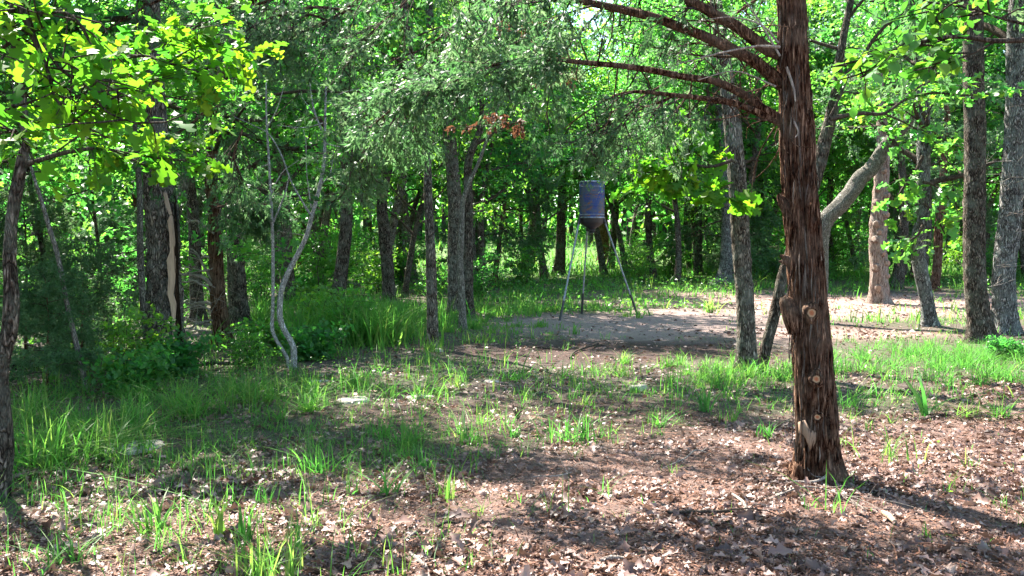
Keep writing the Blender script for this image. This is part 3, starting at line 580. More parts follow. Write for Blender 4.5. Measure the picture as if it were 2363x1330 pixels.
def strip(edge, name, m_, rf, parent, b, D, cx, wd):
    V = []; F = []
    for i, (py, x0, x1) in enumerate(edge):
        c = np.interp(py, *cx); w2 = np.interp(py, *wd) / 2
        x0 += 2.5 * math.sin(py * .13) + rgc.normal() * 1.2; x1 += rgc.normal() * 1.5
        for q in range(7):
            x_ = x0 + (x1 - x0) * q / 6; o = np.clip((x_ - c) / w2, -.97, .97); dep = w2 * D / F_PX * math.sqrt(1 - o * o)
            V.append(np.array(at(x_, py, D - dep * rf + .006 * math.sin(py * .1 + q))) - b)
    n_ = len(edge); i = np.arange(n_ - 1)[:, None] * 7; j = np.arange(6)[None]
    return link(name, mesh_np(name, np.array(V), np.stack([i + j, i + j + 1, i + 8 + j, i + 7 + j], -1).reshape(-1, 4), m_, True), parent)
cx17 = ([240, 340, 440, 540, 660, 760, 838], [356, 362, 368, 376, 379, 381, 383]); wd17 = ([240, 340, 440, 540, 660, 760, 838], [50, 62, 72, 76, 80, 84, 100])
strip([(496, 390, 398), (510, 386, 402), (540, 388, 404), (560, 392, 404), (580, 394, 403), (600, 386, 404), (640, 386, 405), (680, 387, 404), (700, 392, 408), (740, 394, 404), (790, 396, 404), (815, 398, 402)], 'exposed_wood', M_SPLIT, 1.22, t17, b17, D17, cx17, wd17)
M_GAP_DARK = bark('dark_gap_wood', [(.004, .003, .003), (.02, .012, .008), (.12, .07, .04), (.05, .03, .02)], 'cedar')
strip([(440, 398, 404), (500, 401, 408), (560, 403, 411), (640, 404, 413), (700, 405, 416), (760, 405, 420), (830, 406, 426)], 'dark_gap_strip', M_GAP_DARK, 1.22, t17, b17, D17, cx17, wd17)  # darkness of the open gap beside the split, painted on as a strip
strip([(445, 376, 384), (470, 382, 392), (495, 388, 397)], 'exposed_wood', M_SPLIT, 1.22, t17, b17, D17, cx17, wd17)

# cut nubs on the pale cedar
for o_ in [o for o in COL.objects if o.get('label', '').startswith('pale pinkish cedar')]:
    bb = np.array(o_.location); Dp = bb[1]
    for i, (px, py, w_) in enumerate([(2014, 620, 16), (2040, 610, 12), (2022, 668, 14), (2042, 640, 10), (2012, 555, 14), (2040, 565, 12), (2030, 590, 10), (2018, 520, 13), (2038, 500, 12), (2014, 470, 12), (2040, 455, 11), (2024, 540, 10), (2020, 440, 10), (2034, 400, 9)]):
        cx_ = np.interp(py, [330, 470, 700], [2038, 2030, 2028]); d = np.array([(px - cx_) / 18, -.8, .15]); d /= np.linalg.norm(d); c_ = np.array(at(cx_, py, Dp)) - bb; r0_ = w_ / 2 * Dp / F_PX
        P = np.array([c_, c_ + d * .2, c_ + d * .27, c_ + d * .30]); g = Geo(); V, F = tube(cr(P, 8), np.interp(np.linspace(0, 1, 8), [0, .6, .9, 1], [r0_ * 1.6, r0_ * 1.3, r0_, r0_ * .8]), 12, bark_disp('cedar', .15, i, 0)); g.add(V, F)
        kn = link('nub', g.mesh('nub', B_CEDARP), o_); V2 = np.vstack([P[-1:] + d * .004, V[-12:]]); link('cut_face', mesh_np('cut_face', V2, np.array([(0, 1 + q, 1 + (q + 1) % 12) for q in range(12)]), M_KNOT), kn)
# twin pale saplings
b21 = gp(672, 850); D21 = b21.y
tw = thing('twin_sapling', 'bare pale twin stemmed sapling forming a narrow vase shape', 'tree', b21)
def stem(pts, nm='stem', parent=tw, b=b21, D=D21, bm=B_PALE, amp=.06):
    P, r = path_px(pts, D); r = r * .74; P = cr(P - np.array(b), max(10, len(pts) * 6)); r = np.interp(np.linspace(0, len(r) - 1, len(P)), np.arange(len(r)), r)
    V, F = tube(P, r, 12 if r[0] > .02 else 6, bark_disp('oak', amp, pts[0][0], 0)); return link(nm, mesh_np(nm, V, F, bm, True), parent), P
stem([(668, 860, 15), (664, 830, 13), (650, 805, 12), (636, 782, 12), (628, 755, 12), (630, 700, 11), (630, 600, 11), (628, 510, 10), (624, 440, 9), (620, 360, 8), (615, 280, 6), (614, 190, 4)])
stem([(677, 850, 22), (678, 810, 20), (672, 790, 18), (655, 760, 18), (646, 730, 18), (648, 680, 17), (658, 645, 17), (680, 600, 16), (705, 550, 15), (722, 490, 13), (738, 430, 12), (748, 370, 11), (750, 300, 9), (752, 200, 6)])
for pts in ([(628, 520, 7), (645, 480, 6), (660, 440, 4), (668, 400, 3)], [(716, 495, 8), (700, 470, 7), (672, 420, 5), (650, 360, 5), (620, 310, 4), (585, 290, 3), (540, 270, 2)], [(742, 300, 7), (726, 260, 6), (718, 220, 4), (715, 190, 3)],
            [(745, 285, 5), (700, 295, 3), (640, 290, 2)], [(750, 240, 4), (790, 215, 3), (830, 205, 2)], [(748, 330, 4), (790, 340, 3), (840, 330, 2)], [(620, 380, 4), (600, 390, 3), (590, 430, 2)], [(718, 480, 5), (708, 400, 3), (706, 330, 3), (700, 300, 2)],
            [(625, 450, 4), (650, 400, 3), (690, 370, 2)], [(614, 300, 4), (640, 250, 3), (655, 200, 2)], [(722, 260, 4), (700, 230, 3), (690, 215, 2)], [(738, 430, 4), (762, 400, 3), (770, 350, 2)]):
    s_, P_ = stem(pts, 'twig', bm=B_PALE)
# pale crooked dead sticks among the crowns
def dead_sapling(base, label, stems, D):
    r_ = thing('dead_sapling', label, 'tree', base)
    for p_ in stems: stem(p_, 'stem', r_, base, D, B_DEAD)
bd = gp(1735, 610); dead_sapling(bd, 'tangle of bare grey cedar twigs between the straight oak and the foreground cedar', [[(1792, 600, 10), (1796, 560, 8), (1798, 510, 7), (1790, 480, 5), (1770, 460, 3)]] + [[(1796, 480 + 13 * i, 5), (1770 - 5 * i, 470 + 14 * i, 3), (1735, 455 + 15 * i + (i % 3) * 8, 2)] for i in range(8)], bd.y)

def brush(label, px, py, w_, h_, D, n, seed, bm=B_TWIG, r_=.006, name='dead_brush'):
    rg = np.random.default_rng(seed); p0 = gp(px, py) if D is None else at(px, py, D); root = thing(name, label, 'dead branches', p0)
    for i in range(n):
        g = Geo()
        s = np.array([rg.uniform(-w_, w_), rg.uniform(-.5, .5), rg.uniform(.05, h_)]); a = rg.normal(); d = np.array([rg.choice([-1, 1]) * rg.uniform(.5, 1), rg.normal() * .4, rg.normal() * .35]); l = rg.uniform(.3, 1.1)
        P = cr(np.array([s, s + d * l * .5 + rg.normal(size=3) * .07, s + d * l]), 7); r0 = r_ * rg.uniform(.5, 1.3); g.add(*tube(P, np.linspace(r0, r0 * .3, 7), 5))
        for q in range(4):
            k = rg.integers(1, 6); e = d * .3 + rg.normal(size=3) * .35; g.add(*tube(np.array([P[k], P[k] + e * l * .25 + rg.normal(size=3) * .01, P[k] + e * l * .5]), [r0 * .5, r0 * .4, r0 * .15], 3))
        link('twig', g.mesh('twig', bm), root)
brush('tangle of thin dark twigs in the thicket left of the slender grey trunk', 270, 830, 1.0, 1.6, None, 34, 1); brush('pale dead twigs low in the thicket behind the leaning sapling', 190, 830, 1.0, 1.2, None, 26, 2, B_DEAD, .005)
brush('dark dead twigs around the red cedar at head height', 470, 760, .7, 2.6, None, 30, 3); brush('pale dead twigs between split oak and red cedar', 455, 800, .35, 1.0, None, 16, 4, B_DEAD, .006)
brush('dark tangle of branches behind the feeder barrel', 1430, 600, 3.2, 3.2, None, 40, 5, B_TWIG, .015); brush('pale bare twigs to the right of the feeder funnel', 1440, 600, 2.0, 3.0, None, 20, 6, B_DEAD, .010)
brush('dark branchy deadwood in the shade beyond the twin saplings', 760, 650, 3.5, .8, None, 40, 7, B_TWIG, .02); brush('thin dark stems and twigs left of the feeder under the far oaks', 1180, 612, 2.2, 2.0, None, 24, 8, B_TWIG, .016)
brush('grey dead twigs beside the dark right hand oak trunk', 2290, 700, 1.2, 4.5, 15.8, 26, 9, B_DEAD, .006); brush('grey dead twigs between the bent tree and the foreground cedar', 1760, 600, 2.0, 3.6, None, 30, 10, B_DEAD, .012)
# ---- crowns of the wood beyond: a few kinds, copied
def proto_tree(seed, kind, H, Rr, bm, lm, per, size, sig, n, t0, r0, tmpl=None):
    rg = np.random.default_rng(seed); pts = [np.zeros(3)]; d = np.array([rg.normal() * .06, rg.normal() * .06, 1])
    for i in range(7): d = d + rg.normal(size=3) * .09; d[2] = max(d[2], .8); d /= np.linalg.norm(d); pts.append(pts[-1] + d * H / 7)
    rad = r0 * np.linspace(1, .12, 8)
    return make_tree('woodland_tree', 'slim dark tree in the dense wood', 'tree', (0, 0, 0), np.array(pts), rad, bm, lm, kind, ns=10, step=.4, n=n, t0=t0, Rr=Rr, per=per, size=size, sig=sig, seed=seed, tmpl=tmpl)
M_OAK2 = leaf_mat('light_oak_leaves', [(0, (.03, .10, .03)), (.5, (.05, .14, .03)), (1, (.09, .17, .025))], [(0, (.08, .40, .07)), (.5, (.18, .52, .05)), (1, (.36, .58, .03))], .52, .38, .5)
protos = [proto_tree(61, 'oak', 11, 3.0, B_OAKD, M_OAK, 46, .15, .34, 24, .27, .15, L4), proto_tree(62, 'oak', 12.5, 3.3, B_OAK, M_OAK2, 46, .15, .36, 26, .27, .17, L4), proto_tree(63, 'oak', 9.5, 2.7, B_OAKD, M_OAK2, 46, .13, .3, 22, .22, .12, L4),
          proto_tree(64, 'oak', 13.5, 3.4, B_OAKD, M_OAK, 46, .16, .36, 28, .29, .18, L4), proto_tree(65, 'cedar', 10, 2.3, B_CEDAR, M_CEDAR, 60, .22, .2, 34, .12, .13)]
cedar_p = protos[4]
WL = {0: 'dark leaved oak in the dense wood beyond the clearing', 1: 'tall light green oak in the dense wood beyond the clearing', 2: 'small light green oak in the dense wood beyond the clearing', 3: 'tall dark oak in the dense wood beyond the clearing', 4: 'bushy cedar in the dense wood beyond the clearing'}
rt = np.random.default_rng(77); placed = []
used = [False] * 5
def put(k, x, y, sc=1, label=None, group=None):
    z = gz1(x, y) - .05
    if not used[k]:
        o = protos[k]; o.location = (x, y, z); o.rotation_euler = (0, 0, rt.uniform(0, 6.28)); o.scale = (sc,) * 3; used[k] = True
        o['label'] = label or WL[k]; o['group'] = group or 'trees of the wood beyond the clearing'
    else: o = dup(protos[k], (x, y, z), rt.uniform(0, 6.28), sc, label or WL[k], group or 'trees of the wood beyond the clearing')
    return o
def clear_zone(x, y):      # open ground the camera sees
    u = x / y
    lim = 33 + 2.0 * math.sin(x * .4) if u > -.12 else (27 if u > -.2 else 22)
    if u > .22: lim = 36
    if u > .42: lim = 33
    return y < lim
tries = 0
while len(placed) < 125 and tries < 6000:
    tries += 1
    y = rt.uniform(19, 58); x = rt.uniform(-.66 * y - 3, .66 * y + 3)
    if clear_zone(x, y) or (43 < y < 62 and -.15 < x / y < .12) or (30 < y < 50 and -.36 < x / y < -.24) or (y < 40 and .075 < x / y < .13) or any((x - a) ** 2 + (y - b) ** 2 < (2.6 + .025 * y) ** 2 for a, b in placed): continue
    placed.append((x, y)); put(int(rt.choice(5, p=[.24, .24, .2, .2, .12])), x, y, rt.uniform(.85, 1.12) * (.88 if .12 < x / y < .155 else 1))
# the far wood reads as one mass
def far_wood():
    n = 60000; rg = np.random.default_rng(5); th = rg.uniform(-.78, .78, n); d = rg.uniform(60, 95, n); x = np.sin(th) * d; y = np.cos(th) * d
    hmax = 10 + 6 * n2(x, y, .12, 3); z = gz(x, y) + hmax * rg.random(n)
    cl = (n2(x + z * .7, y, .35, 2, 3) > .34) | (z < gz(x, y) + 4); cl &= ~((x / y > -.16) & (x / y < .13) & (d < 68)); x, y, z = x[cl], y[cl], z[cl]; n = len(x)
    P = np.stack([x, y, z], -1) + rg.normal(size=(n, 3)) * .5
    V, F, va = leaves(L4, P, rg.normal(size=(n, 3)), rg.normal(size=(n, 3)) * .7 + [0, -.3, .8], rg.uniform(.45, .9, n), 1.3)
    link('far_woods', mesh_np('far_woods', V, F, M_OAK, False, va), kind='stuff')
    g = Geo()
    for i in range(170):
        t_ = rg.uniform(-.75, .75); q = rg.uniform(60, 92); q = max(q, 68) if -.16 < t_ < .13 else q; a, b = math.sin(t_) * q, math.cos(t_) * q; z0 = gz1(a, b)
        g.add(*tube(np.array([[a, b, z0 - .2], [a + rg.normal() * .3, b, z0 + 4], [a + rg.normal() * .8, b, z0 + 10]]), [.2, .16, .08], 6))
    link('far_wood_trunks', g.mesh('far_wood_trunks', B_OAKD), kind='stuff')
far_wood()
for k, x, y, sc in [(1, 9.5, 37, 1.2), (3, 13, 40, 1.15), (1, 16.5, 38, 1.15), (3, 21, 36, 1.1), (0, 12, 44, 1.3), (3, 9.0, 43, 1.2), (1, 19, 43, 1.25), (3, 24, 40, 1.2), (1, 1.5, 41, 1.1), (3, -2, 39, 1.1)]: put(k, x, y, sc)
for k, x, y, sc in [(3, 5.2, 47, 1.15), (1, 7.6, 49, 1.25), (3, 10.5, 50, 1.25), (1, 4.4, 42.5, 1.05)]: put(k, x, y, sc)
# unseen trees added just outside the frame to cast shade into it
for k, x, y, sc in [(1, -7.3, 10.9, .85), (0, -6.8, 5.8, .8), (2, -5.5, 9.1, .9), (1, -9.5, 13, .85), (3, -6.5, 1.0, .8), (2, -3.0, -2.5, .8), (0, -11, 6, .9), (4, -8.6, 11.0, .9), (2, 2.5, -6, .9), (1, 7.5, 3.0, .7), (0, 12, 12, .8), (3, 14, 16.5, .8)]:
    put(k, x, y, sc, 'unseen oak added outside the view to shade the clearing' if k != 4 else 'unseen cedar added outside the view for its shade', 'added shade trees outside the view')
# ------------------------------------------------------------------ boughs hanging into the view
def leafy_branch(name, label, cat, limbs_px, D, seed, nl, lsize, lmat, tmpl_mesh_pts, bm=B_TWIG, spread=.35, dvar=.5, group=None, flat=.5, tilt=.45):
    """near branch whose leaves are single parts (the largest 300) and the rest one mass"""
    rg = np.random.default_rng(seed)
    p0 = at(*limbs_px[0][0][:2], D); root = thing(name, label, cat, p0); b = np.array(p0)
    tips = []
    for i, pts in enumerate(limbs_px):
        P, r = path_px(pts, D); m = 8 * len(pts); C = cr(P - b, m); r = np.interp(np.linspace(0, len(r) - 1, m), np.arange(len(r)), r)
        g = Geo(); g.add(*tube(C, r, 8, bark_disp('oak', .12, seed + i, 0)))
        for q in range(max(3, len(pts) * 2)):
            k = int(m * (.25 + .75 * (q + rg.random()) / (len(pts) * 2 + .01))); k = min(k, m - 2)
            d = C[k + 1] - C[k]; d /= np.linalg.norm(d) + 1e-9; s = rg.normal(size=3) * np.array([1, 1, flat]); d = d * .5 + s; d /= np.linalg.norm(d); l = spread * rg.uniform(.4, 1)
            e = C[k] + d * l; g.add(*tube(np.array([C[k], C[k] + d * l * .5 + rg.normal(size=3) * .012, e]), [.004, .003, .0015], 4))
            for u in (.45, .7, .95): tips.append((C[k] + d * l * u, d))
        for k in range(int(m * .4), m, 5): tips.append((C[k], C[min(k + 1, m - 1)] - C[k] + rg.normal(size=3) * .01))
        link('branch', g.mesh('branch', bm), root)
    me = [mesh_np('leaf', *t, lmat, True) for t in tmpl_mesh_pts]
    for k_, m_ in enumerate(me):
        a_ = m_.attributes.new('var', 'FLOAT', 'POINT'); a_.data.foreach_set('value', np.full(len(m_.vertices), [.0, .3, .6, .9][k_ % 4], np.float32))
    for i in range(nl):
        c, d = tips[int(rg.integers(len(tips)))]
        p = c + rg.normal(size=3) * .018; dr = d / (np.linalg.norm(d) + 1e-9) + rg.normal(size=3) * .75; dr[2] -= .15; dr /= np.linalg.norm(dr)
        nr = np.array([0, 0, 1.]) + rg.normal(size=3) * tilt
        x = np.cross(dr, nr); x /= np.linalg.norm(x); z = np.cross(x, dr)
        o = link('leaf', me[int(rg.integers(len(me)))], root); s = lsize * rg.uniform(.7, 1.2)
        o.matrix_local = Matrix([[x[0] * s, dr[0] * s, z[0] * s, p[0]], [x[1] * s, dr[1] * s, z[1] * s, p[1]], [x[2] * s, dr[2] * s, z[2] * s, p[2]], [0, 0, 0, 1]])
    return root, b, tips
OAKL = [(LBIG[0] * np.array([f, 1, 1]) + np.array([0, 0, 1]) * (q * (LBIG[0][:, 1:2] ** 2)), LBIG[1]) for f, q in ((1, 0), (1.15, -.12), (.9, .12), (1.05, -.2))]
OVL = [(rows_leaf([-.15, 0, .2, .5, .8, 1], [.015, .04, .26, .36, .24, .02], f, q)) for f, q in ((.1, .1), (.25, .2), (.05, -.05), (.3, .3))]
leafy_branch('oak_branch', 'backlit oak branch with big lobed leaves hanging into the upper left corner', 'branch',
    [[(-30, 60, 30), (20, 30, 26), (45, 20, 22), (75, 80, 16), (100, 140, 12), (115, 180, 9), (130, 230, 7), (170, 280, 5)], [(45, 22, 18), (60, -20, 16), (80, -60, 12)], [(100, 100, 9), (140, 160, 7), (200, 200, 5), (250, 260, 4), (330, 290, 3)],
     [(-20, 270, 12), (20, 255, 9), (50, 215, 5), (90, 190, 3)], [(70, 40, 8), (150, 30, 6), (200, 70, 4)], [(115, 150, 6), (150, 145, 5), (230, 190, 4), (330, 240, 3)], [(-20, 130, 10), (40, 90, 7), (110, 60, 4)], [(-20, 320, 6), (30, 300, 4), (60, 330, 3)]],
    3.0, 201, 300, .078, M_BRIGHT, OAKL, spread=.3)
leafy_branch('oak_branch', 'sunlit yellow green oak branch just right of the upper left corner branch', 'branch',
    [[(250, 140, 9), (330, 130, 8), (400, 150, 6), (470, 170, 4)], [(160, 190, 8), (260, 160, 7), (350, 190, 5), (460, 130, 4)], [(230, 240, 7), (330, 215, 5), (430, 230, 4), (500, 210, 3)], [(350, 120, 6), (420, 80, 5), (500, 40, 3)], [(380, 150, 5), (450, 110, 4), (520, 100, 3)]],
    6.0, 202, 300, .115, M_BRIGHT, OAKL, spread=.5)
leafy_branch('oak_branch', 'low oak branch with green lobed leaves left of the split oak', 'branch',
    [[(60, 380, 12), (160, 350, 10), (250, 345, 8), (330, 380, 6), (400, 395, 4)], [(250, 345, 6), (330, 360, 5), (420, 370, 4), (490, 360, 3)], [(130, 350, 5), (200, 310, 4), (290, 330, 3)]],
    7.0, 203, 260, .11, M_BRIGHT, OAKL, spread=.45)
leafy_branch('leafy_branch', 'branch of smooth oval leaves reaching in from the upper right', 'branch',
    [[(2400, 90, 14), (2300, 95, 12), (2200, 85, 10), (2100, 105, 8), (2000, 135, 6), (1920, 155, 4)], [(2200, 85, 6), (2160, 40, 5), (2200, 10, 4), (2260, -10, 3)], [(2120, 100, 5), (2050, 130, 4), (1985, 180, 3)], [(2380, 60, 8), (2300, 40, 6), (2240, 20, 4), (2140, 5, 3)], [(2300, 95, 5), (2230, 130, 4), (2150, 150, 3)]],
    3.2, 204, 280, .05, M_GREEN, OVL, spread=.22, flat=.25, tilt=.28)
leafy_branch('oak_branch', 'bright yellow green oak sprig reaching left from the straight oak', 'branch',
    [[(1690, 370, 8), (1640, 385, 7), (1580, 380, 5), (1520, 395, 4), (1475, 400, 3)], [(1640, 385, 5), (1600, 350, 4), (1540, 345, 3)], [(1690, 420, 6), (1660, 440, 4), (1655, 460, 3)], [(1600, 380, 4), (1570, 410, 3), (1530, 420, 2)]],
    11.0, 205, 300, .20, M_BRIGHT, OAKL, spread=.5)
leafy_branch('oak_branch', 'green leafy oak sprays hanging along the whitish oak', 'branch',
    [[(2130, 260, 12), (2150, 300, 9), (2190, 330, 6), (2240, 340, 4)], [(2130, 360, 9), (2110, 400, 7), (2080, 440, 5), (2070, 470, 3)], [(2130, 520, 8), (2115, 545, 6), (2090, 560, 4)], [(2135, 470, 7), (2160, 500, 5), (2180, 540, 3)], [(2130, 250, 8), (2070, 240, 6), (2000, 260, 5), (1940, 250, 3)], [(2130, 420, 7), (2160, 430, 5), (2190, 460, 3)]],
    18.0, 206, 300, .22, M_OAK2, OAKL, spread=.7)
leafy_branch('oak_branch', 'mid green oak spray crossing in front of the right hand oaks', 'branch',
    [[(1915, 275, 12), (1980, 262, 10), (2040, 262, 8), (2090, 230, 6), (2150, 215, 5), (2230, 220, 4), (2300, 215, 3)], [(2040, 262, 5), (2100, 290, 4), (2160, 330, 3)], [(2090, 230, 5), (2140, 190, 4), (2200, 200, 3)], [(1915, 270, 6), (1940, 220, 5), (1960, 170, 3)]],
    11.5, 207, 280, .13, M_OAK2, OAKL, spread=.6)
leafy_branch('leafy_branch', 'pale green sunlit leafy tip hanging in front of the wood right of the twin saplings', 'branch',
    [[(800, 340, 5), (810, 400, 4), (790, 450, 3), (760, 470, 2)], [(810, 400, 3), (840, 410, 3), (860, 420, 2)], [(800, 430, 3), (830, 460, 2)]], 8.0, 208, 130, .07, M_CEDAR, OVL, spread=.3)

# cedar boughs hanging across the upper left and centre
def cedar_bough(label, pts_list, D, seed, per, nsub, size=.06, sig=.07, sl=(.3, .7), droop=.7, lmat=None):
    p0 = at(*pts_list[0][0][:2], D); root = thing('cedar_bough', label, 'branch', p0); rg = np.random.default_rng(seed)
    for pts in pts_list: bough(root, pts, D, rg, nsub=nsub, u0=.05, per=per, size=size, sig=sig, sl=sl, droop=droop, base=np.array(p0), lmat=lmat, ns=8)
cedar_bough('dense grey green cedar bough hanging above the twin saplings', [[(900, -60, 14), (820, 10, 11), (760, 50, 9), (700, 70, 6), (660, 90, 4)], [(820, 30, 8), (730, 20, 7), (620, 40, 5), (540, 90, 3)], [(760, 50, 6), (690, 30, 5), (610, 50, 4), (560, 80, 3)], [(700, -40, 8), (600, 10, 6), (500, 20, 4)]], 9.0, 301, 48, 16, .055)
cedar_bough('sunlit cedar bough drooping left of centre below the foreground cedar limb', [[(1060, 190, 8), (980, 235, 7), (900, 255, 6), (840, 300, 4), (790, 350, 3)], [(980, 235, 5), (900, 215, 4), (820, 240, 3)], [(900, 255, 4), (860, 330, 3), (820, 400, 2)]], 7.6, 302, 60, 16, .05, .05, (.2, .45))
cedar_bough('hazy grey green cedar sprays hanging right above the feeder', [[(1560, 180, 6), (1480, 225, 5), (1400, 265, 4), (1300, 330, 3)], [(1480, 225, 4), (1440, 290, 3), (1400, 340, 2)], [(1600, 200, 5), (1560, 260, 3), (1520, 300, 2)]], 9.5, 303, 48, 12, .05, .06, (.3, .6), 1.0)
cedar_bough('shaded cedar foliage filling the top edge left of the sky gap', [[(1200, -60, 10), (1120, 0, 8), (1050, 60, 6), (980, 110, 4), (900, 140, 3)], [(1120, 0, 6), (1180, 60, 4), (1230, 130, 3)], [(1000, -60, 8), (930, 10, 6), (860, 70, 4), (800, 150, 3)], [(1050, 60, 5), (1080, 110, 4), (1130, 150, 3)]], 8.5, 304, 48, 16, .05)
cedar_bough('light cedar twigs fanning above the foreground cedar limbs', [[(1780, -20, 8), (1700, 30, 6), (1640, 90, 4), (1560, 110, 3)], [(1700, 130, 6), (1600, 130, 4), (1500, 110, 3), (1420, 90, 2)]], 7.5, 305, 50, 14, .05, .06, (.2, .5), .2)
cedar_bough('shaded cedar sprays between the upper left oak leaves and the twin saplings', [[(420, -20, 8), (330, 20, 6), (260, 60, 5), (210, 100, 3)], [(480, 250, 6), (420, 300, 5), (360, 330, 3)], [(560, 300, 6), (540, 360, 4), (560, 420, 3)]], 10.5, 306, 50, 12, .06, .08)
cedar_bough('green feathery cedar tip in front of the dark oak and red cedar', [[(500, 480, 8), (540, 470, 6), (590, 470, 4), (640, 480, 3)], [(540, 470, 4), (560, 490, 3), (600, 500, 2)]], 12.0, 307, 120, 12, .07, .06, (.2, .5), .3)
for px, py, D, s in [(1165, 280, 9, 1), (1225, 50, 8, .6), (1290, 170, 8.5, .5)]:
    p = at(px, py, D); root = thing('dead_leaf_cluster', {1165: 'clump of dead brown leaves hanging below the cedar bough left of the feeder', 1225: 'small brown dead cedar tuft near the top edge', 1290: 'brown dead tuft under the long cedar limb'}[px], 'branch', p)
    TWl = [(np.array([rgc.normal() * .08, rgc.normal() * .08, rgc.normal() * .03]) * s, np.array([rgc.normal(), rgc.normal(), -.3]) / 1.5, .25 * s, .003) for _ in range(10)]
    link('twigs', branch_geo([], TWl).mesh('twigs', B_TWIG), root)
    V, F, va = foliate(TWl, rgc, 'cedar', 60, .045, .03, L4); link('leaves', mesh_np('leaves', V, F, M_BROWNLEAF, False, va), root)

# ------------------------------------------------------------------ understory shrubs
def proto_shrub(seed, h, nst, per, size, tmpl, lm, sig=.12, spread=.5):
    rg = np.random.default_rng(seed); r_ = thing('understory_shrub', 'x', 'shrub'); L = []; TW = []
    for i in range(nst):
        a = rg.uniform(0, 6.28); lean = rg.uniform(.1, spread); hh = h * rg.uniform(.6, 1); d = np.array([math.cos(a) * lean, math.sin(a) * lean, 1.]); pts = [np.array([math.cos(a), math.sin(a), 0]) * .05]
        for j in range(6): d = d + rg.normal(size=3) * .15; pts.append(pts[-1] + d / np.linalg.norm(d) * hh / 6)
        pts = np.array(pts); L.append((pts, np.linspace(.012, .004, 7) * h / 1.5))
        for j in range(9):
            k = int(rg.integers(1, 7)); dd = rg.normal(size=3) * np.array([1, 1, .3]); dd /= np.linalg.norm(dd); TW.append((pts[k], dd, h * rg.uniform(.12, .3), .004))
    link('stems', branch_geo(L, TW).mesh('stems', B_TWIG), r_)
    V, F, va = foliate(TW, rg, 'oak', per, size, sig, tmpl); link('leaves', mesh_np('leaves', V, F, lm, False, va), r_); return r_
shr = [proto_shrub(401, 1.9, 6, 60, .075, LOVAL, M_OAK2), proto_shrub(402, 1.2, 7, 60, .06, LOVAL, M_OAK2), proto_shrub(403, 2.6, 6, 60, .085, LLOB, M_OAK), proto_shrub(404, .55, 8, 70, .06, LOVAL, M_OAK, .06, .9)]
# young cedars of the thicket
def proto_young_cedar(seed, H, R_):
    rg = np.random.default_rng(seed); pts = np.array([[0, 0, 0], [.03, 0, H * .3], [0, .05, H * .65], [.05, 0, H]]); rad = np.array([.035, .028, .018, .005])
    return make_tree('young_cedar', 'x', 'tree', (0, 0, 0), pts, rad, B_CEDAR, M_CEDAR, 'cedar', ns=8, step=.2, n=26, t0=.08, Rr=R_, per=260, size=.075, sig=.07, seed=seed, sub=6)
shr.append(proto_young_cedar(405, 2.8, 1.0))
sused = [False] * 5
def shrub(k, px, py, sc, label, group=None, xy=None):
    p = gp(px, py) if xy is None else Vector((xy[0], xy[1], gz1(*xy)))
    p.z -= .02
    if not sused[k]: o = shr[k]; o.location = p; o.rotation_euler = (0, 0, rt.uniform(0, 6)); o.scale = (sc,) * 3; sused[k] = True; o['label'] = label
    else: o = dup(shr[k], p, rt.uniform(0, 6), sc, label)
    if group: o['group'] = group
    elif 'group' in o: del o['group']
shrub(0, 150, 800, 1.0, 'leafy shrub in the thicket between the two left trunks'); shrub(2, 245, 760, .95, 'tall shrub with mid green oval leaves left of the slender grey trunk')
shrub(1, 300, 870, .8, 'low leafy shrub at the foot of the slender grey trunk'); shrub(3, 390, 872, 1.1, 'small bright shrub in front of the split oak'); shrub(3, 300, 905, 1, 'ground hugging shrub left of the split oak')
shrub(4, 60, 830, .8, 'shadowy young cedar behind the crooked left trunk'); shrub(4, 190, 850, .55, 'short young cedar in the thicket by the leaning sapling'); shrub(4, 110, 905, .45, 'sprawling low cedar near the left edge')
shrub(4, 260, 720, .9, 'young cedar deep in the left thicket'); shrub(0, 60, 720, 1.1, 'shrub far behind the crooked left trunk'); shrub(2, 150, 700, 1.1, 'tall shrub deep in the left thicket')
shrub(2, 430, 700, .9, 'shrub behind the gap between split oak and red cedar'); shrub(0, 600, 700, .9, 'shrub behind the left stem of the twin sapling'); shrub(3, 630, 815, 1.1, 'low shrub left of the twin sapling foot')
shrub(1, 740, 770, .9, 'dense low shrub beside the fallen log'); shrub(1, 800, 790, .9, 'dark leafy shrub inside the tall grass clump'); shrub(3, 720, 830, 1.1, 'low leafy plant below the fallen log')
shrub(1, 1000, 690, .8, 'pale green shrub behind the lone straight oak'); shrub(2, 1110, 690, .8, 'light green shrub right of the group of three'); shrub(3, 700, 690, 1.6, 'low shrub beyond the twin sapling'); shrub(1, 580, 850, .55, 'small shrub right of the red cedar foot')
shrub(2, 780, 655, 1.3, 'white green sunlit shrub in the far shade left of the dark oak'); shrub(1, 1780, 640, 1.2, 'shrub behind the leaning oak'); shrub(3, 2330, 830, .7, 'leafy plant at the foot of the rightmost oak'); shrub(2, 1960, 620, 1.2, 'shrub beyond the bent tree')
rs = np.random.default_rng(9)
for i in range(60):
    y = rs.uniform(24, 52); x = rs.uniform(-.6 * y, .6 * y)
    if clear_zone(x, y * 1.06) or (-.17 < x / y < .13 and y > 34) or (-.37 < x / y < -.23): continue
    k = int(rs.choice([0, 1, 2, 4], p=[.3, .25, .3, .15])); shrub(k, 0, 0, rs.uniform(.8, 1.5), ['leafy shrub growing under the far wood', 'low bushy shrub growing under the far wood', 'tall shrub growing under the far wood', '', 'young cedar growing under the far wood'][k], 'undergrowth shrubs at the wood edge', (x, y))

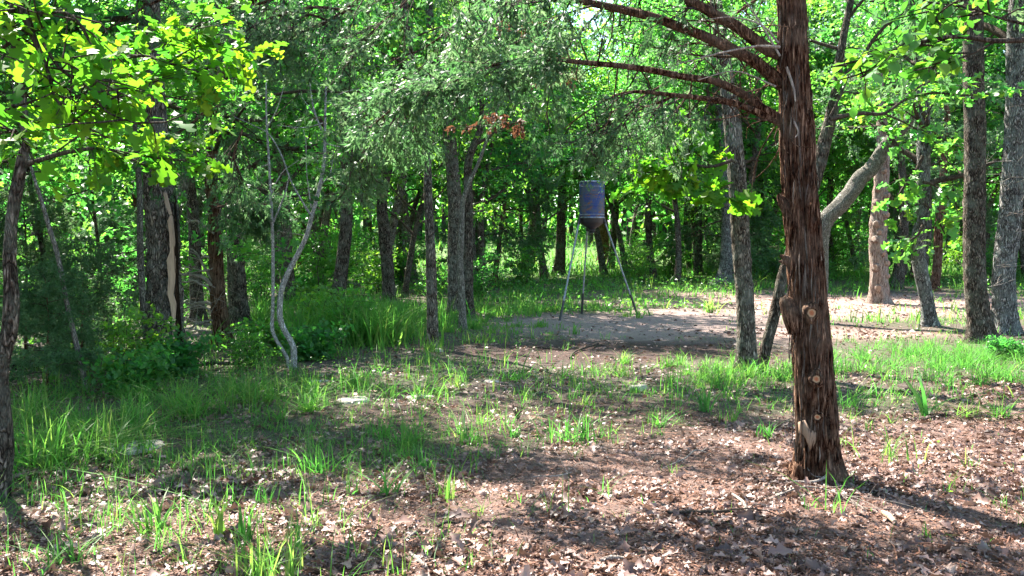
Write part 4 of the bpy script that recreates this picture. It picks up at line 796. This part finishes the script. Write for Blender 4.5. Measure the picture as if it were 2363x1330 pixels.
# ------------------------------------------------------------------ low green ground cover, grass, litter
def blades(n_, pts, h, lean=.35, w=.006, curve=.5, seg=3, rg=rng):
    """grass blades: pts (n,2), h (n,)"""
    n = len(pts); az = rg.uniform(0, 2 * np.pi, n); ln = np.abs(rg.normal(size=n)) * lean; z0 = gz(pts[:, 0], pts[:, 1])
    ws = w * (.6 + .8 * rg.random(n)); fa = az + np.pi / 2 + rg.normal(size=n) * .5
    V = []
    for i in range(seg + 1):
        t = i / seg; o = h * (ln * t + curve * ln * 2 * t * t * t); z = h * t * (1 - .35 * np.clip(ln, 0, 1.5) * t)
        c = np.stack([pts[:, 0] + np.cos(az) * o, pts[:, 1] + np.sin(az) * o, z0 - .01 + z], -1)
        hw = (ws * (1 - t ** 2 * .95))[:, None]; s = np.stack([np.cos(fa), np.sin(fa), fa * 0], -1) * hw
        V += [c - s, c + s] if i < seg else [c]
    V = np.stack(V, 1); k = V.shape[1]; F = []
    for i in range(seg - 1): a = i * 2; F += [(a, a + 1, a + 3), (a, a + 3, a + 2)]
    a = (seg - 1) * 2; F.append((a, a + 1, a + 2)); F = np.array(F)
    return V.reshape(-1, 3), (F[None] + (np.arange(n) * k)[:, None, None]).reshape(-1, 3), np.repeat(rg.random(n), k)
def scatter(n, y0, y1, dens, xr=.66, pw=1.0, rg=rng):
    y = y0 * (y1 / y0) ** (rg.random(n) ** pw); x = rg.uniform(-xr, xr, n) * y * 1.02 + rg.normal(size=n) * .1
    k = rg.random(n) < dens(x, y); return x[k], y[k]
def grass():
    g = Geo()
    # tufted blades: tuft centres, then blades round them
    for n, y0, y1, nb, h, w_, sp, thin in ((2100, 4.4, 13, 9, .12, .0032, .035, 1), (900, 3.9, 9, 7, .15, .003, .06, 2), (4200, 9, 24, 7, .15, .005, .06, 1), (9000, 19, 46, 6, .22, .012, .13, 1), (5000, 42, 78, 5, .4, .035, .3, 1)):
        x, y = scatter(n, y0, y1, m_grass if thin == 1 else (lambda a, b: sstep(.9, -1.6, a) * sstep(.38, .6, n2(a, b, .9, 3, 77)))); c = np.repeat(np.stack([x, y], -1), nb, 0); sz = np.repeat(rng.gamma(5, .2, len(x)), nb)
        c = c + rng.normal(size=c.shape) * sp; hh = h * sz * (.5 + rng.random(len(c)))
        g.add(*blades(0, c, hh, .5, w_))
    # fine loose grass
    x, y = scatter(34000, 4.2, 18, lambda a, b: np.clip(m_grass(a, b) * .8 + .22 * sstep(.5, -1.5, a) * (b < 10), 0, 1)); g.add(*blades(0, np.stack([x, y], -1), rng.uniform(.03, .12, len(x)), .6, .0025, seg=2))
    return g
gr = grass()
link('grass', gr.mesh('grass', M_GRASS, False), kind='stuff')
def ground_cover():
    rg = np.random.default_rng(12); P = []
    def fld(x, y): return sstep(.42, .6, n2(x, y, .45, 3, 31)) * sstep(20, 24, y) * (1 - np.clip(m_dirt(x, y) + m_pink(x, y), 0, 1))
    x, y = scatter(26000, 19, 48, fld, rg=rg); hh = .55 * n2(x, y, .8, 2, 5) * rg.random(len(x)) * sstep(19, 30, y) * 1.3 + .04
    P.append((x, y, hh, .09)); 
    def f2(x, y): return np.maximum(ell(x, y, (-3.6, 11.3), 2.2, 2.0, k=41), ell(x, y, (-2.6, 15.5), 2.5, 2.0, k=42)) * .8
    x, y = scatter(9000, 7, 20, f2, rg=rg); P.append((x, y, .03 + .22 * rg.random(len(x)) * n2(x, y, 2, 2), .035))
    def f3(x, y): return m_grass(x, y) * .5
    x, y = scatter(6000, 5, 20, f3, rg=rg); P.append((x, y, .02 + .05 * rg.random(len(x)), .022))
    g = Geo()
    for x, y, hh, s in P:
        n = len(x); q = np.stack([x, y, gz(x, y) + hh], -1); g.add(*leaves(L4, q, rg.normal(size=(n, 3)) * [1, 1, .3], rg.normal(size=(n, 3)) * .5 + [0, 0, 1], s * rg.uniform(.6, 1.4, n), 1.3))
    link('ground_cover', g.mesh('ground_cover', M_OAK2, False), kind='stuff')
ground_cover()
def litter():
    rg = np.random.default_rng(15); g = Geo()
    def dn(x, y): return np.clip(.34 - .3 * ell(x, y, (.1, 8.3), 2.0, 1.2, k=16) + m_litter(x, y) * 1.0 - m_dirt(x, y) * .5 + .3 * sstep(.5, .6, n2(x, y, 1.1, 2, 61)), 0, 1) * (.2 + .8 * sstep(.35, .6, n2(x, y, 1.6, 3, 62))) * (1 - .85 * ell(x, y, (.75, 6.15), 1.1, .55, k=71)) * (1 - .6 * ell(x, y, (-.4, 5.2), .6, .35, k=72))  # pale leaves thinned over the mid-ground patch so its painted dark shows
    def add(n, y0, y1, t, s0, s1, flat, dens=dn):
        x, y = scatter(n, y0, y1, dens, rg=rg); k = len(x); q = np.stack([x, y, gz(x, y) + rg.random(k) * .02 + .004], -1)
        g.add(*leaves(t, q, rg.normal(size=(k, 3)) * [1, 1, .25], rg.normal(size=(k, 3)) * flat + [0, 0, 1], s0 + (s1 - s0) * rg.random(k) ** 1.6))
    add(9000, 4.9, 7.2, LLIT, .025, .07, .8, lambda x, y: 1.2 * np.exp(-(((x - b0.x) ** 2 + (y - b0.y) ** 2) / .16)))
    add(17000, 3.3, 6.2, LLIT, .02, .075, .6); add(2600, 3.3, 9, LLIT, .075, .12, .5); add(48000, 5.4, 12, LLIT2, .02, .07, .6); add(60000, 3.3, 12, (L4[0] * [1.4, 1, 1], L4[1]), .006, .02, .7, lambda x, y: np.clip(.25 + m_litter(x, y) + m_mulch_shade(x, y), 0, 1)); add(24000, 9, 24, L4, .04, .09, .6); add(26000, 14, 34, L4, .06, .12, .6, lambda x, y: np.clip(m_pink(x, y) + .25 * m_dirt(x, y) * 0 + .1, 0, 1) * (.3 + .7 * sstep(.4, .6, n2(x, y, 1.5, 3, 66))))
    link('leaf_litter', g.mesh('leaf_litter', M_LITTER, False), kind='stuff')
    g = Geo()
    def dn2(x, y): return np.clip(.15 + m_litter(x, y) + m_pink(x, y) * .5 + m_mulch_shade(x, y) * .7, 0, 1)
    x, y = scatter(60000, 3.3, 15, dn2, rg=rg); k = len(x); q = np.stack([x, y, gz(x, y) + rg.random(k) * .012 + .003], -1)
    g.add(*leaves(LSLV, q, rg.normal(size=(k, 3)) * [1, 1, .12], rg.normal(size=(k, 3)) * .3 + [0, 0, 1], rg.uniform(.02, .07, k), .8))
    x, y = scatter(1500, 3.4, 30, lambda a, b: .5 + 0 * a, rg=rg)
    for a, b in zip(x, y):
        an = rg.uniform(0, 6.28); l = rg.gamma(2, .06) + .04; d = np.array([math.cos(an), math.sin(an), 0]) * l; z = gz1(a, b) + .012; p = np.array([a, b, z]); r_ = rg.uniform(.0012, .004)
        g.add(*tube(np.array([p, p + d * .5 + rg.normal(size=3) * [.02, .02, .008], p + d + [0, 0, .004]]), [r_, r_ * .9, r_ * .5], 4), rg.random())
    link('needle_litter', g.mesh('needle_litter', M_NEEDLE, False), kind='stuff')
litter()

# ---- single tufts one can point at
def tuft(px, py, h, n, w_, label, lean=.45, sp=.03, name='grass_tuft', dry=0):
    p = gp(px, py); rg = np.random.default_rng(px * 7 + py); c = np.array([[p.x, p.y]]) + rg.normal(size=(n, 2)) * sp
    V, F, va = blades(0, c, h * rg.uniform(.55, 1.05, n), lean, w_, .7, 5, rg); V = V - np.array(p)
    o = link(name, mesh_np(name, V, F, M_GRASS, False, np.clip(va * .6 + .3 + dry, 0, 1)), None, label=label, category='grass tuft'); o.location = p
TF = [(975, 1082, .22, 16, .006, 'bright young tuft alone on the bare litter left of centre', .5), (1035, 1155, .22, 18, .006, 'yellow green tuft in the sunlit litter below centre left', .3), (895, 1145, .22, 20, .006, 'spreading sunlit tuft at the edge of the front litter', .8),
      (818, 1145, .2, 9, .006, 'thin upright tuft left of the spreading sunlit tuft', .3), (612, 1160, .14, 14, .005, 'short lime tuft standing on a sunny patch', .3), (1320, 1015, .3, 60, .006, 'wide bright tuft between the stone and the front litter', .6, .1),
      (1628, 950, .36, 26, .008, 'tall yellow green broad bladed tuft left of the foreground cedar', .35), (1520, 985, .22, 30, .005, 'fine bladed tuft left of the tall yellow green tuft', .7), (1690, 975, .24, 16, .006, 'small tuft between the yellow green tuft and the cedar', .4),
      (1955, 940, .28, 40, .005, 'grass tuft touching the right side of the foreground cedar', .7, .08), (1770, 1010, .2, 24, .006, 'low tuft at the left of the cedar foot', .5), (2040, 1060, .3, 26, .005, 'thin sunlit sprouts on the litter right of the cedar', .3, .12),
      (2138, 960, .5, 10, .016, 'tall broad leaved shoot curling over on the right', .5, .02), (2225, 965, .24, 50, .004, 'fine tuft right of the tall broad leaved shoot', .9, .05), (2305, 965, .26, 50, .004, 'spiky fine tuft near the right edge', .9, .04),
      (1185, 1010, .18, 22, .004, 'small dark tuft on the shaded mulch at centre', .3), (1080, 1020, .2, 40, .004, 'olive tuft in the shade left of centre', .6, .05), (735, 1090, .3, 36, .006, 'dark green upright tuft in the shade', .4, .05),
      (350, 1225, .26, 24, .008, 'dark broad bladed tuft in the lower left litter', .5), (505, 1240, .3, 6, .014, 'single broad leaf shoot in the lower left', .15, .02), (560, 1245, .26, 8, .014, 'broad leaf pair beside the single shoot', .15, .03),
      (620, 1345, .34, 90, .004, 'fine dark grass clump at the bottom edge', .4, .09), (140, 1300, .2, 50, .004, 'shaded grass clump in the bottom left corner', .6, .08), (440, 960, .5, 110, .005, 'big arching fine tuft left of centre', .8, .1), (330, 990, .4, 70, .006, 'broad arching tuft above the flat rock', .6, .1),
      (110, 1080, .55, 150, .006, 'large yellow green arching tuft by the left edge trunk', .8, .14), (230, 1050, .45, 90, .006, 'arching tuft between the left edge tuft and the flat rock', .8, .12), (60, 980, .45, 80, .006, 'arching tuft behind the large left tuft', .8, .1), (560, 930, .45, 100, .005, 'soft arching tuft in front of the twin saplings', .8, .14),
      (1465, 905, .16, 60, .003, 'straw coloured tuft beside the round stone', 1.2, .04), (1425, 868, .22, 90, .004, 'rounded green tuft behind the round stone', .8, .1), (1010, 915, .2, 40, .005, 'green tuft beside the small flat stones', .5, .06), (1060, 895, .22, 40, .005, 'upright tuft right of the small flat stones', .4, .06),
      (1640, 722, .5, 40, .012, 'bright tuft standing alone on the pink bare ground', .6, .06), (1325, 772, .28, 16, .01, 'single small tuft on the bare dirt in front of the feeder', .4, .04), (1475, 735, .3, 20, .01, 'tuft at the foot of the right feeder leg', .4, .04), (880, 800, .9, 60, .016, 'tall broad bladed tuft at the right of the tall grass clump', .35, .2),
      (950, 780, .6, 40, .01, 'sunlit blades between the tall clump and the lone oak', .4, .15), (1000, 812, .3, 60, .006, 'dark tuft wrapped round the foot of the lone oak', .3, .12), (1120, 790, .3, 60, .008, 'green tuft in front of the thin smooth trunk', .5, .2),
      (1350, 935, .2, 30, .005, 'small tuft left of the round stone', .6, .05), (1180, 880, .2, 40, .005, 'tuft behind the pale half buried stone', .6, .08), (880, 1010, .22, 40, .005, 'dark tuft on the shaded litter left of the olive tuft', .4, .06), (1745, 870, .3, 60, .006, 'grass wrapped round the foot of the straight oak', .5, .14)]
for q in TF: tuft(*q)
def clump(name, label, cells, h, w_, n, lean, seed, dry=0, tuss=.045):
    rg = np.random.default_rng(seed); P = []
    for px, py, rx, ry, k in cells:
        p = gp(px, py); nt_ = max(3, k // 26); cx_ = rg.normal(size=(nt_, 2)) * [rx, ry]; wt = rg.gamma(1.5, 1, nt_); w2 = rg.choice(nt_, k, p=wt / wt.sum())
        if tuss: P.append(np.array([p.x, p.y]) + cx_[w2] + rg.normal(size=(k, 2)) * tuss); continue
        P.append(np.stack([p.x + rg.normal(size=k) * rx, p.y + rg.normal(size=k) * ry], -1))
    P = np.concatenate(P); b = gp(cells[0][0], cells[0][1]); V, F, va = blades(0, P, h * rg.uniform(.4, 1.05, len(P)), lean, w_, .6, 4, rg)
    o = link(name, mesh_np(name, V - np.array(b), F, M_GRASS, False, np.clip(va * .7 + dry, 0, 1)), None, label=label, category='grass'); o.location = b
clump('tall_grass_clump', 'dense bright clump of tall broad grass in front of the dark oak', [(800, 790, .7, .5, 1500), (740, 745, .6, .6, 900), (880, 760, .6, .6, 1000)], .8, .011, 0, .35, 1, .2, .09)
clump('fine_grass_bed', 'bed of fine tall grass between the foreground cedar and the right hand oaks', [(2080, 840, 1.1, .9, 700), (2180, 830, .9, .6, 500), (2000, 850, .8, .8, 350), (1950, 860, .4, .5, 200)], .32, .0042, 0, .8, 2, -.05)
clump('fine_grass_bed', 'dry fine grass and weeds round the foot of the dark right hand oak', [(2270, 820, .5, .5, 900), (2340, 840, .5, .5, 700), (2300, 880, .6, .3, 500)], .32, .004, 0, .8, 3, .12)
clump('fine_grass_bed', 'wide bed of arching grass below the split oak', [(450, 905, 1.0, .6, 600), (650, 905, .8, .5, 300), (300, 940, .8, .6, 400), (120, 980, .6, .6, 450), (180, 1060, .6, .4, 350), (560, 1000, .9, .5, 200)], .32, .0048, 0, .9, 4, .05)
clump('fine_grass_bed', 'mixed grass around the foot of the straight oak', [(1700, 880, .5, .4, 500), (1790, 870, .4, .4, 500), (1600, 850, .5, .3, 400)], .25, .004, 0, .6, 5)
clump('sunlit_grass_strip', 'yellow green sunlit grass strip behind the bare dirt left of the feeder', [(1130, 722, .9, .9, 1500), (1220, 715, .9, .9, 1300), (1010, 740, .8, .8, 900), (1120, 760, .8, .5, 800)], .2, .009, 0, .5, 6, .25, .1)

# ------------------------------------------------------------------ rocks, logs, sticks
m, t, p, out = mat('limestone')
nz = tex(t, 'ShaderNodeTexNoise', 9, detail=8, rough=.7); nz2 = tex(t, 'ShaderNodeTexNoise', 2.2, detail=3)
c = mixc(t, .5, ramp(t, [(.3, (.16, .13, .12)), (.5, (.34, .29, .27)), (.75, (.48, .43, .40))], nz.outputs[0]).outputs[0], ramp(t, [(.4, (.12, .12, .08)), (.6, (.42, .36, .33))], nz2.outputs[0]).outputs[0])
t.links.new(c, p.inputs['Base Color']); p.inputs['Roughness'].default_value = .85; b = N(t, 'ShaderNodeBump'); b.inputs['Distance'].default_value = .02; t.links.new(nz.outputs[0], b.inputs['Height']); t.links.new(b.outputs[0], p.inputs['Normal']); M_ROCK = m
def rock(px, py, wpx, asp, h, label, name='flat_rock', rz=0):
    q = gp(px, py); r = wpx / 2 * q.y / F_PX; u, v = np.meshgrid(np.linspace(0, 1, 14), np.arange(40) / 40 * 2 * np.pi); s = px * .37
    rad = r * (1 + .35 * (fbm(np.stack([np.cos(v) * 1.3 + s, np.sin(v) * 1.3, v * 0 + s], -1), 2) - .5) * 2)
    prof = np.interp(u, [0, .75, .92, 1], [1, .85, .4, -.6]); X = np.cos(v) * rad * u; Y = np.sin(v) * rad * asp * u; Z = h * prof + (fbm(np.stack([X * 6 + s, Y * 6, X * 0], -1), 4) - .5) * h * 1.1
    n = 14; i = np.arange(40)[:, None]; j = np.arange(13)[None]; k = (i + 1) % 40
    F = np.stack([i * n + j, i * n + j + 1, k * n + j + 1, k * n + j], -1).reshape(-1, 4)
    o = link(name, mesh_np(name, np.stack([X, Y, Z], -1).reshape(-1, 3), F, M_ROCK, True), None, label=label, category='rock'); o.location = q; o.rotation_euler = (0, 0, rz)
rock(295, 1035, 165, .8, .035, 'large flat sunlit limestone slab in the left grass'); rock(815, 925, 75, .8, .03, 'flat stone left of the small pale slab'); rock(968, 918, 65, .8, .025, 'small pale slab in the grass at centre left')
rock(1135, 882, 44, .8, .03, 'pale half buried stone near the centre'); rock(1470, 900, 42, .7, .06, 'rounded grey stone with straw coloured grass beside it', 'round_stone'); rock(1012, 812, 22, .7, .05, 'small stone right of the lone oak foot', 'round_stone'); rock(580, 1088, 40, .6, .02, 'little half hidden slab in the left grass')
rock(740, 882, 60, .6, .02, 'thin pale slab in front of the twin saplings'); rock(1095, 742, 26, .6, .05, 'little pale stone by the right trunk of the group of three', 'round_stone')
def log(name, label, pts, bm, seed=0, cat='fallen branch', side=0, up=0.0, ns=10):
    P = []; rr = []
    for px, py, wpx, lift in pts:
        q = gp(px, py); r = wpx / 2 * q.y / F_PX; P.append([q.x, q.y, q.z + r * .8 + lift]); rr.append(r)
    P = np.array(P); b = P[0].copy(); rg = np.random.default_rng(seed); m_ = max(10, 7 * len(P)); C = cr(P - b, m_); r = np.interp(np.linspace(0, len(rr) - 1, m_), np.arange(len(rr)), rr)
    g = Geo(); V, F = tube(C, r, ns, bark_disp('cedar', .18, seed, 0)); g.add(V, F)
    for e, a in ((0, 0), (m_ - 1, (m_ - 1) * ns)): g.add(np.vstack([C[e:e + 1], V[a:a + ns]]), np.array([(0, 1 + i, 1 + (i + 1) % ns) for i in range(ns)]))
    for i in range(side):
        k = int(rg.integers(2, m_ - 2)); d = C[k + 1] - C[k]; d /= np.linalg.norm(d); s = rg.normal(size=3) * [1, 1, .25]; s[2] = abs(s[2]); dd = d * .8 + s / np.linalg.norm(s); l = rg.uniform(.12, .4)
        g.add(*tube(cr(np.array([C[k], C[k] + dd * l * .5 + rg.normal(size=3) * .03, C[k] + dd * l]), 6), np.linspace(r[k] * .5, r[k] * .2, 6), 5))
    o = link(name, g.mesh(name, bm), None, label=label, category=cat); o.location = b
log('fallen_log', 'dark rotting log lying behind the twin saplings', [(685, 805, 30, 0), (740, 800, 32, 0), (790, 796, 28, 0)], B_OAKD, 1, 'log', ns=18)
log('fallen_log', 'dark log low in the thicket at the left edge', [(20, 858, 22, 0), (90, 850, 24, 0), (150, 846, 20, 0)], B_OAKD, 2, 'log', ns=14)
log('fallen_log', 'weathered broken stump piece in the left thicket', [(68, 826, 30, 0), (92, 822, 34, .02), (112, 820, 26, 0)], B_DEAD, 3, 'log', ns=14)
log('fallen_branch', 'bleached forked twig lying across the foot of the foreground cedar', [(1830, 1120, 5, .02), (1880, 1124, 6, .03), (1920, 1112, 6, .05), (1945, 1096, 5, .07)], B_DEAD, 4, side=9)
log('fallen_branch', 'pale branched twig in front of the foreground cedar', [(1770, 1160, 4, .01), (1840, 1140, 5, .03), (1890, 1135, 4, .02), (1960, 1160, 3, .02), (2000, 1185, 2, .01)], B_DEAD, 5, side=12)
log('fallen_branch', 'brown stick lying level in the front litter below the cedar', [(1540, 1190, 9, .01), (1650, 1188, 8, .01), (1740, 1186, 6, .01)], B_TWIG, 6, side=2)
log('fallen_branch', 'pale crooked twig left of the cedar foot pointing to the camera', [(1690, 1150, 6, .02), (1715, 1170, 8, .02), (1725, 1190, 6, .01)], B_DEAD, 7, side=1)
log('fallen_branch', 'thick short grey stick near the bottom edge left of centre', [(945, 1282, 6, .01), (962, 1298, 11, .01), (985, 1318, 8, .01)], B_DEAD, 8)
log('fallen_branch', 'pale stick lying at the bottom edge of the litter', [(1385, 1302, 9, .01), (1410, 1296, 12, .01), (1440, 1296, 8, .01)], B_DEAD, 9)
log('fallen_branch', 'dark thin stick in the lower left litter', [(345, 1288, 5, .01), (400, 1272, 6, .02), (450, 1264, 5, .01), (500, 1252, 3, .01)], B_TWIG, 10, side=3)
log('fallen_branch', 'crooked dark stick on the shaded litter left of centre', [(1010, 1222, 7, .01), (1030, 1216, 8, .02), (1055, 1214, 6, .01)], B_TWIG, 11, side=1)
log('fallen_branch', 'grey twig right of the thick short stick', [(930, 1254, 4, .01), (950, 1245, 6, .02), (968, 1226, 5, .01)], B_DEAD, 12, side=2)
log('fallen_branch', 'long thin pale twig across the middle litter', [(1230, 1105, 3, .01), (1290, 1106, 4, .02), (1320, 1098, 3, .02)], B_DEAD, 13, side=3)
log('fallen_branch', 'bent brown twig in front of the wide bright tuft', [(1530, 1085, 3, .01), (1580, 1066, 4, .02), (1605, 1050, 4, .03), (1640, 1052, 3, .01)], B_DEAD, 14, side=3)
log('fallen_branch', 'curved vine like stick on the dark mulch patch', [(1315, 830, 5, .01), (1330, 815, 5, .02), (1380, 798, 5, .02)], B_TWIG, 15)
log('fallen_branch', 'straight thin stick on the dark mulch patch', [(1220, 803, 4, .01), (1260, 806, 4, .01), (1310, 812, 3, .01)], B_TWIG, 16)
log('fallen_branch', 'leaning dead limb on the grass beyond the bent tree', [(1905, 590, 10, .6), (1950, 604, 8, .3), (1975, 618, 6, 0)], B_OAKD, 17)
log('fallen_branch', 'low dark limb lying across the far grass right of the feeder', [(1500, 612, 5, 0), (1560, 604, 6, .4), (1620, 606, 6, .3), (1650, 615, 4, 0)], B_OAKD, 18, side=6)
log('fallen_log', 'long brown log lying in the shade beyond the twin saplings', [(690, 668, 14, 0), (760, 662, 16, 0), (830, 664, 12, 0)], B_OAK, 19, 'log')
log('fallen_branch', 'dark sticks at the foot of the split oak', [(420, 862, 8, .02), (470, 850, 9, .04), (560, 846, 8, .02)], B_OAKD, 20, side=5)
log('fallen_branch', 'thin dark twig under the right hand grass bed', [(2130, 975, 4, .02), (2190, 965, 5, .03), (2250, 990, 4, .01)], B_TWIG, 21, side=4)
log('fallen_branch', 'pale piece of split wood on the litter right of the cedar', [(2036, 1190, 10, .01), (2050, 1200, 16, .01), (2064, 1212, 10, .01)], M_SPLIT, 22)
# dead twiggy plant on the mulch
q = gp(1195, 968); g = Geo()
for i in range(22):
    a = rng.uniform(0, 6.28); l = rng.uniform(.08, .18); d = np.array([math.cos(a) * .5, math.sin(a) * .5, 1]) * l; g.add(*tube(np.array([[0, 0, -.02], d * .5 + rng.normal(size=3) * .01, d]), [.003, .002, .001], 4))
o = link('dead_weed', g.mesh('dead_weed', B_TWIG), None, label='small black twiggy dead weed on the shaded soil at centre', category='plant'); o.location = q

# ------------------------------------------------------------------ the barrel feeder
fb = at(1365, 725, 21.2); fb.z = gz1(fb.x, fb.y); FD = fb.y
fe = thing('game_feeder', 'barrel game feeder standing on three pipe legs in the clearing', 'feeder', fb); fbn = np.array(fb)
m, t, p, out = mat('rusty_camouflage_drum_paint')
n1 = tex(t, 'ShaderNodeTexNoise', 3.2, vec=(1, 1, .7), detail=4, rough=.65); n2m = tex(t, 'ShaderNodeTexNoise', 7, vec=(1, 1, 2.2), detail=5, rough=.7); n3 = tex(t, 'ShaderNodeTexNoise', 30, vec=(1, 1, .4), detail=4)
c = mixc(t, ramp(t, [(.47, (0, 0, 0)), (.56, (1, 1, 1))], n1.outputs[0]).outputs[0], (.012, .034, .16), (.05, .06, .10))
c = mixc(t, ramp(t, [(.54, (0, 0, 0)), (.62, (1, 1, 1))], n2m.outputs[0]).outputs[0], c, (.16, .07, .035))
c = mixc(t, ramp(t, [(.58, (0, 0, 0)), (.75, (1, 1, 1))], n3.outputs[0]).outputs[0], c, (.09, .10, .14))
t.links.new(c, p.inputs['Base Color']); p.inputs['Roughness'].default_value = .5; p.inputs['Specular IOR Level'].default_value = .3; M_DRUM = m
def metal(name, col, rough, sc=20, metallic=.6, c2=None):
    m, t, p, out = mat(name); n = tex(t, 'ShaderNodeTexNoise', sc, detail=5, rough=.7); r = ramp(t, [(.4, col), (.7, c2 or tuple(v * .5 for v in col))], n.outputs[0]); t.links.new(r.outputs[0], p.inputs['Base Color'])
    p.inputs['Roughness'].default_value = rough; p.inputs['Metallic'].default_value = metallic; return m
M_PIPE = metal('galvanised_pipe', (.22, .25, .30), .5, 14, .2, (.13, .10, .085)); M_CONE = metal('dark_funnel_metal', (.012, .013, .02), .5, 10, .0, (.03, .02, .017)); M_RIM = metal('scuffed_steel_rim', (.35, .42, .52), .35, 25, .6, (.12, .08, .06))
def lathe(prof, ns=48):
    V = []; 
    for r_, z in prof:
        for a in np.arange(ns) / ns * 2 * np.pi: V.append((r_ * math.cos(a), r_ * math.sin(a), z))
    n = len(prof); i = np.arange(n - 1)[:, None] * ns; j = np.arange(ns)[None]; k = (j + 1) % ns
    return np.array(V), np.stack([i + j, i + k, i + ns + k, i + ns + j], -1).reshape(-1, 4)
def fz(py): return at(1365, py, FD).z - fb.z
R0 = 29 * FD / F_PX; zt, zb_ = fz(421), fz(503)
prof = [(0, zt - .02), (R0 * .97, zt - .02), (R0 * .97, zt), (R0, zt)] + [(R0 + (.008 * math.exp(-((z - zm) / .012) ** 2) if True else 0), z) for zm in (zt - (zt - zb_) * .34, zt - (zt - zb_) * .67) for z in zm + np.linspace(.05, -.05, 11)] + [(R0, zb_)]
V, F = lathe(prof, 64); link('drum', mesh_np('drum', V, F, M_DRUM, True), fe).location = (0, 0, 0)
def ring(z, r_, t_, nm, m_):
    a = np.linspace(0, 2 * np.pi, 9); V, F = lathe([(r_ + t_ * math.cos(q), z + t_ * math.sin(q) * 1.1) for q in a], 64); return link(nm, mesh_np(nm, V, F, m_, True), fe)
ring(zt, R0, .014, 'rim', M_RIM); ring(fz(432), R0 + .002, .006, 'hoop', M_RIM); ring(fz(496), R0 + .002, .007, 'hoop', M_RIM); ring(zb_, R0, .014, 'rim', M_RIM)
V, F = lathe([(R0 * .95, zb_), (R0 * .93, fz(513)), (R0 * .86, fz(517)), (R0 * .3, fz(528)), (R0 * .28, fz(530)), (0, fz(530))]); link('funnel', mesh_np('funnel', V, F, M_CONE, True), fe)
V, F = lathe([(0, fz(530)), (.09, fz(530)), (.09, fz(534)), (.06, fz(534.5)), (.06, fz(537)), (.12, fz(537.2)), (.12, fz(537.8)), (0, fz(538))], 20); link('spinner', mesh_np('spinner', V, F, M_CONE, False), fe)
for i, (tx, ty, bx, by, dT, dB) in enumerate([(1337, 508, 1291, 740, -.14, None), (1356, 522, 1342, 724, .25, None), (1393, 505, 1472, 726, -.05, None)]):
    bt = gp(bx, by); top = at(tx, ty, FD + dT); P = np.array([np.array(top), np.array(bt) - [0, 0, .04]]) - fbn; V, F = tube(np.linspace(P[0], P[1], 12), np.full(12, .021), 12)
    lg = link('leg', mesh_np('leg', V, F, M_PIPE, True), fe)
    d = P[1] - P[0]; d /= np.linalg.norm(d); V, F = tube(np.linspace(P[0] - d * .08, P[0] + d * .12, 5), np.full(5, .036), 12); link('socket', mesh_np('socket', V, F, M_CONE, True), lg)
    V, F = tube(np.linspace(P[1] - d * .55, P[1], 6), np.full(6, .0275), 12); link('lower_pipe', mesh_np('lower_pipe', V, F, M_CONE, True), lg)
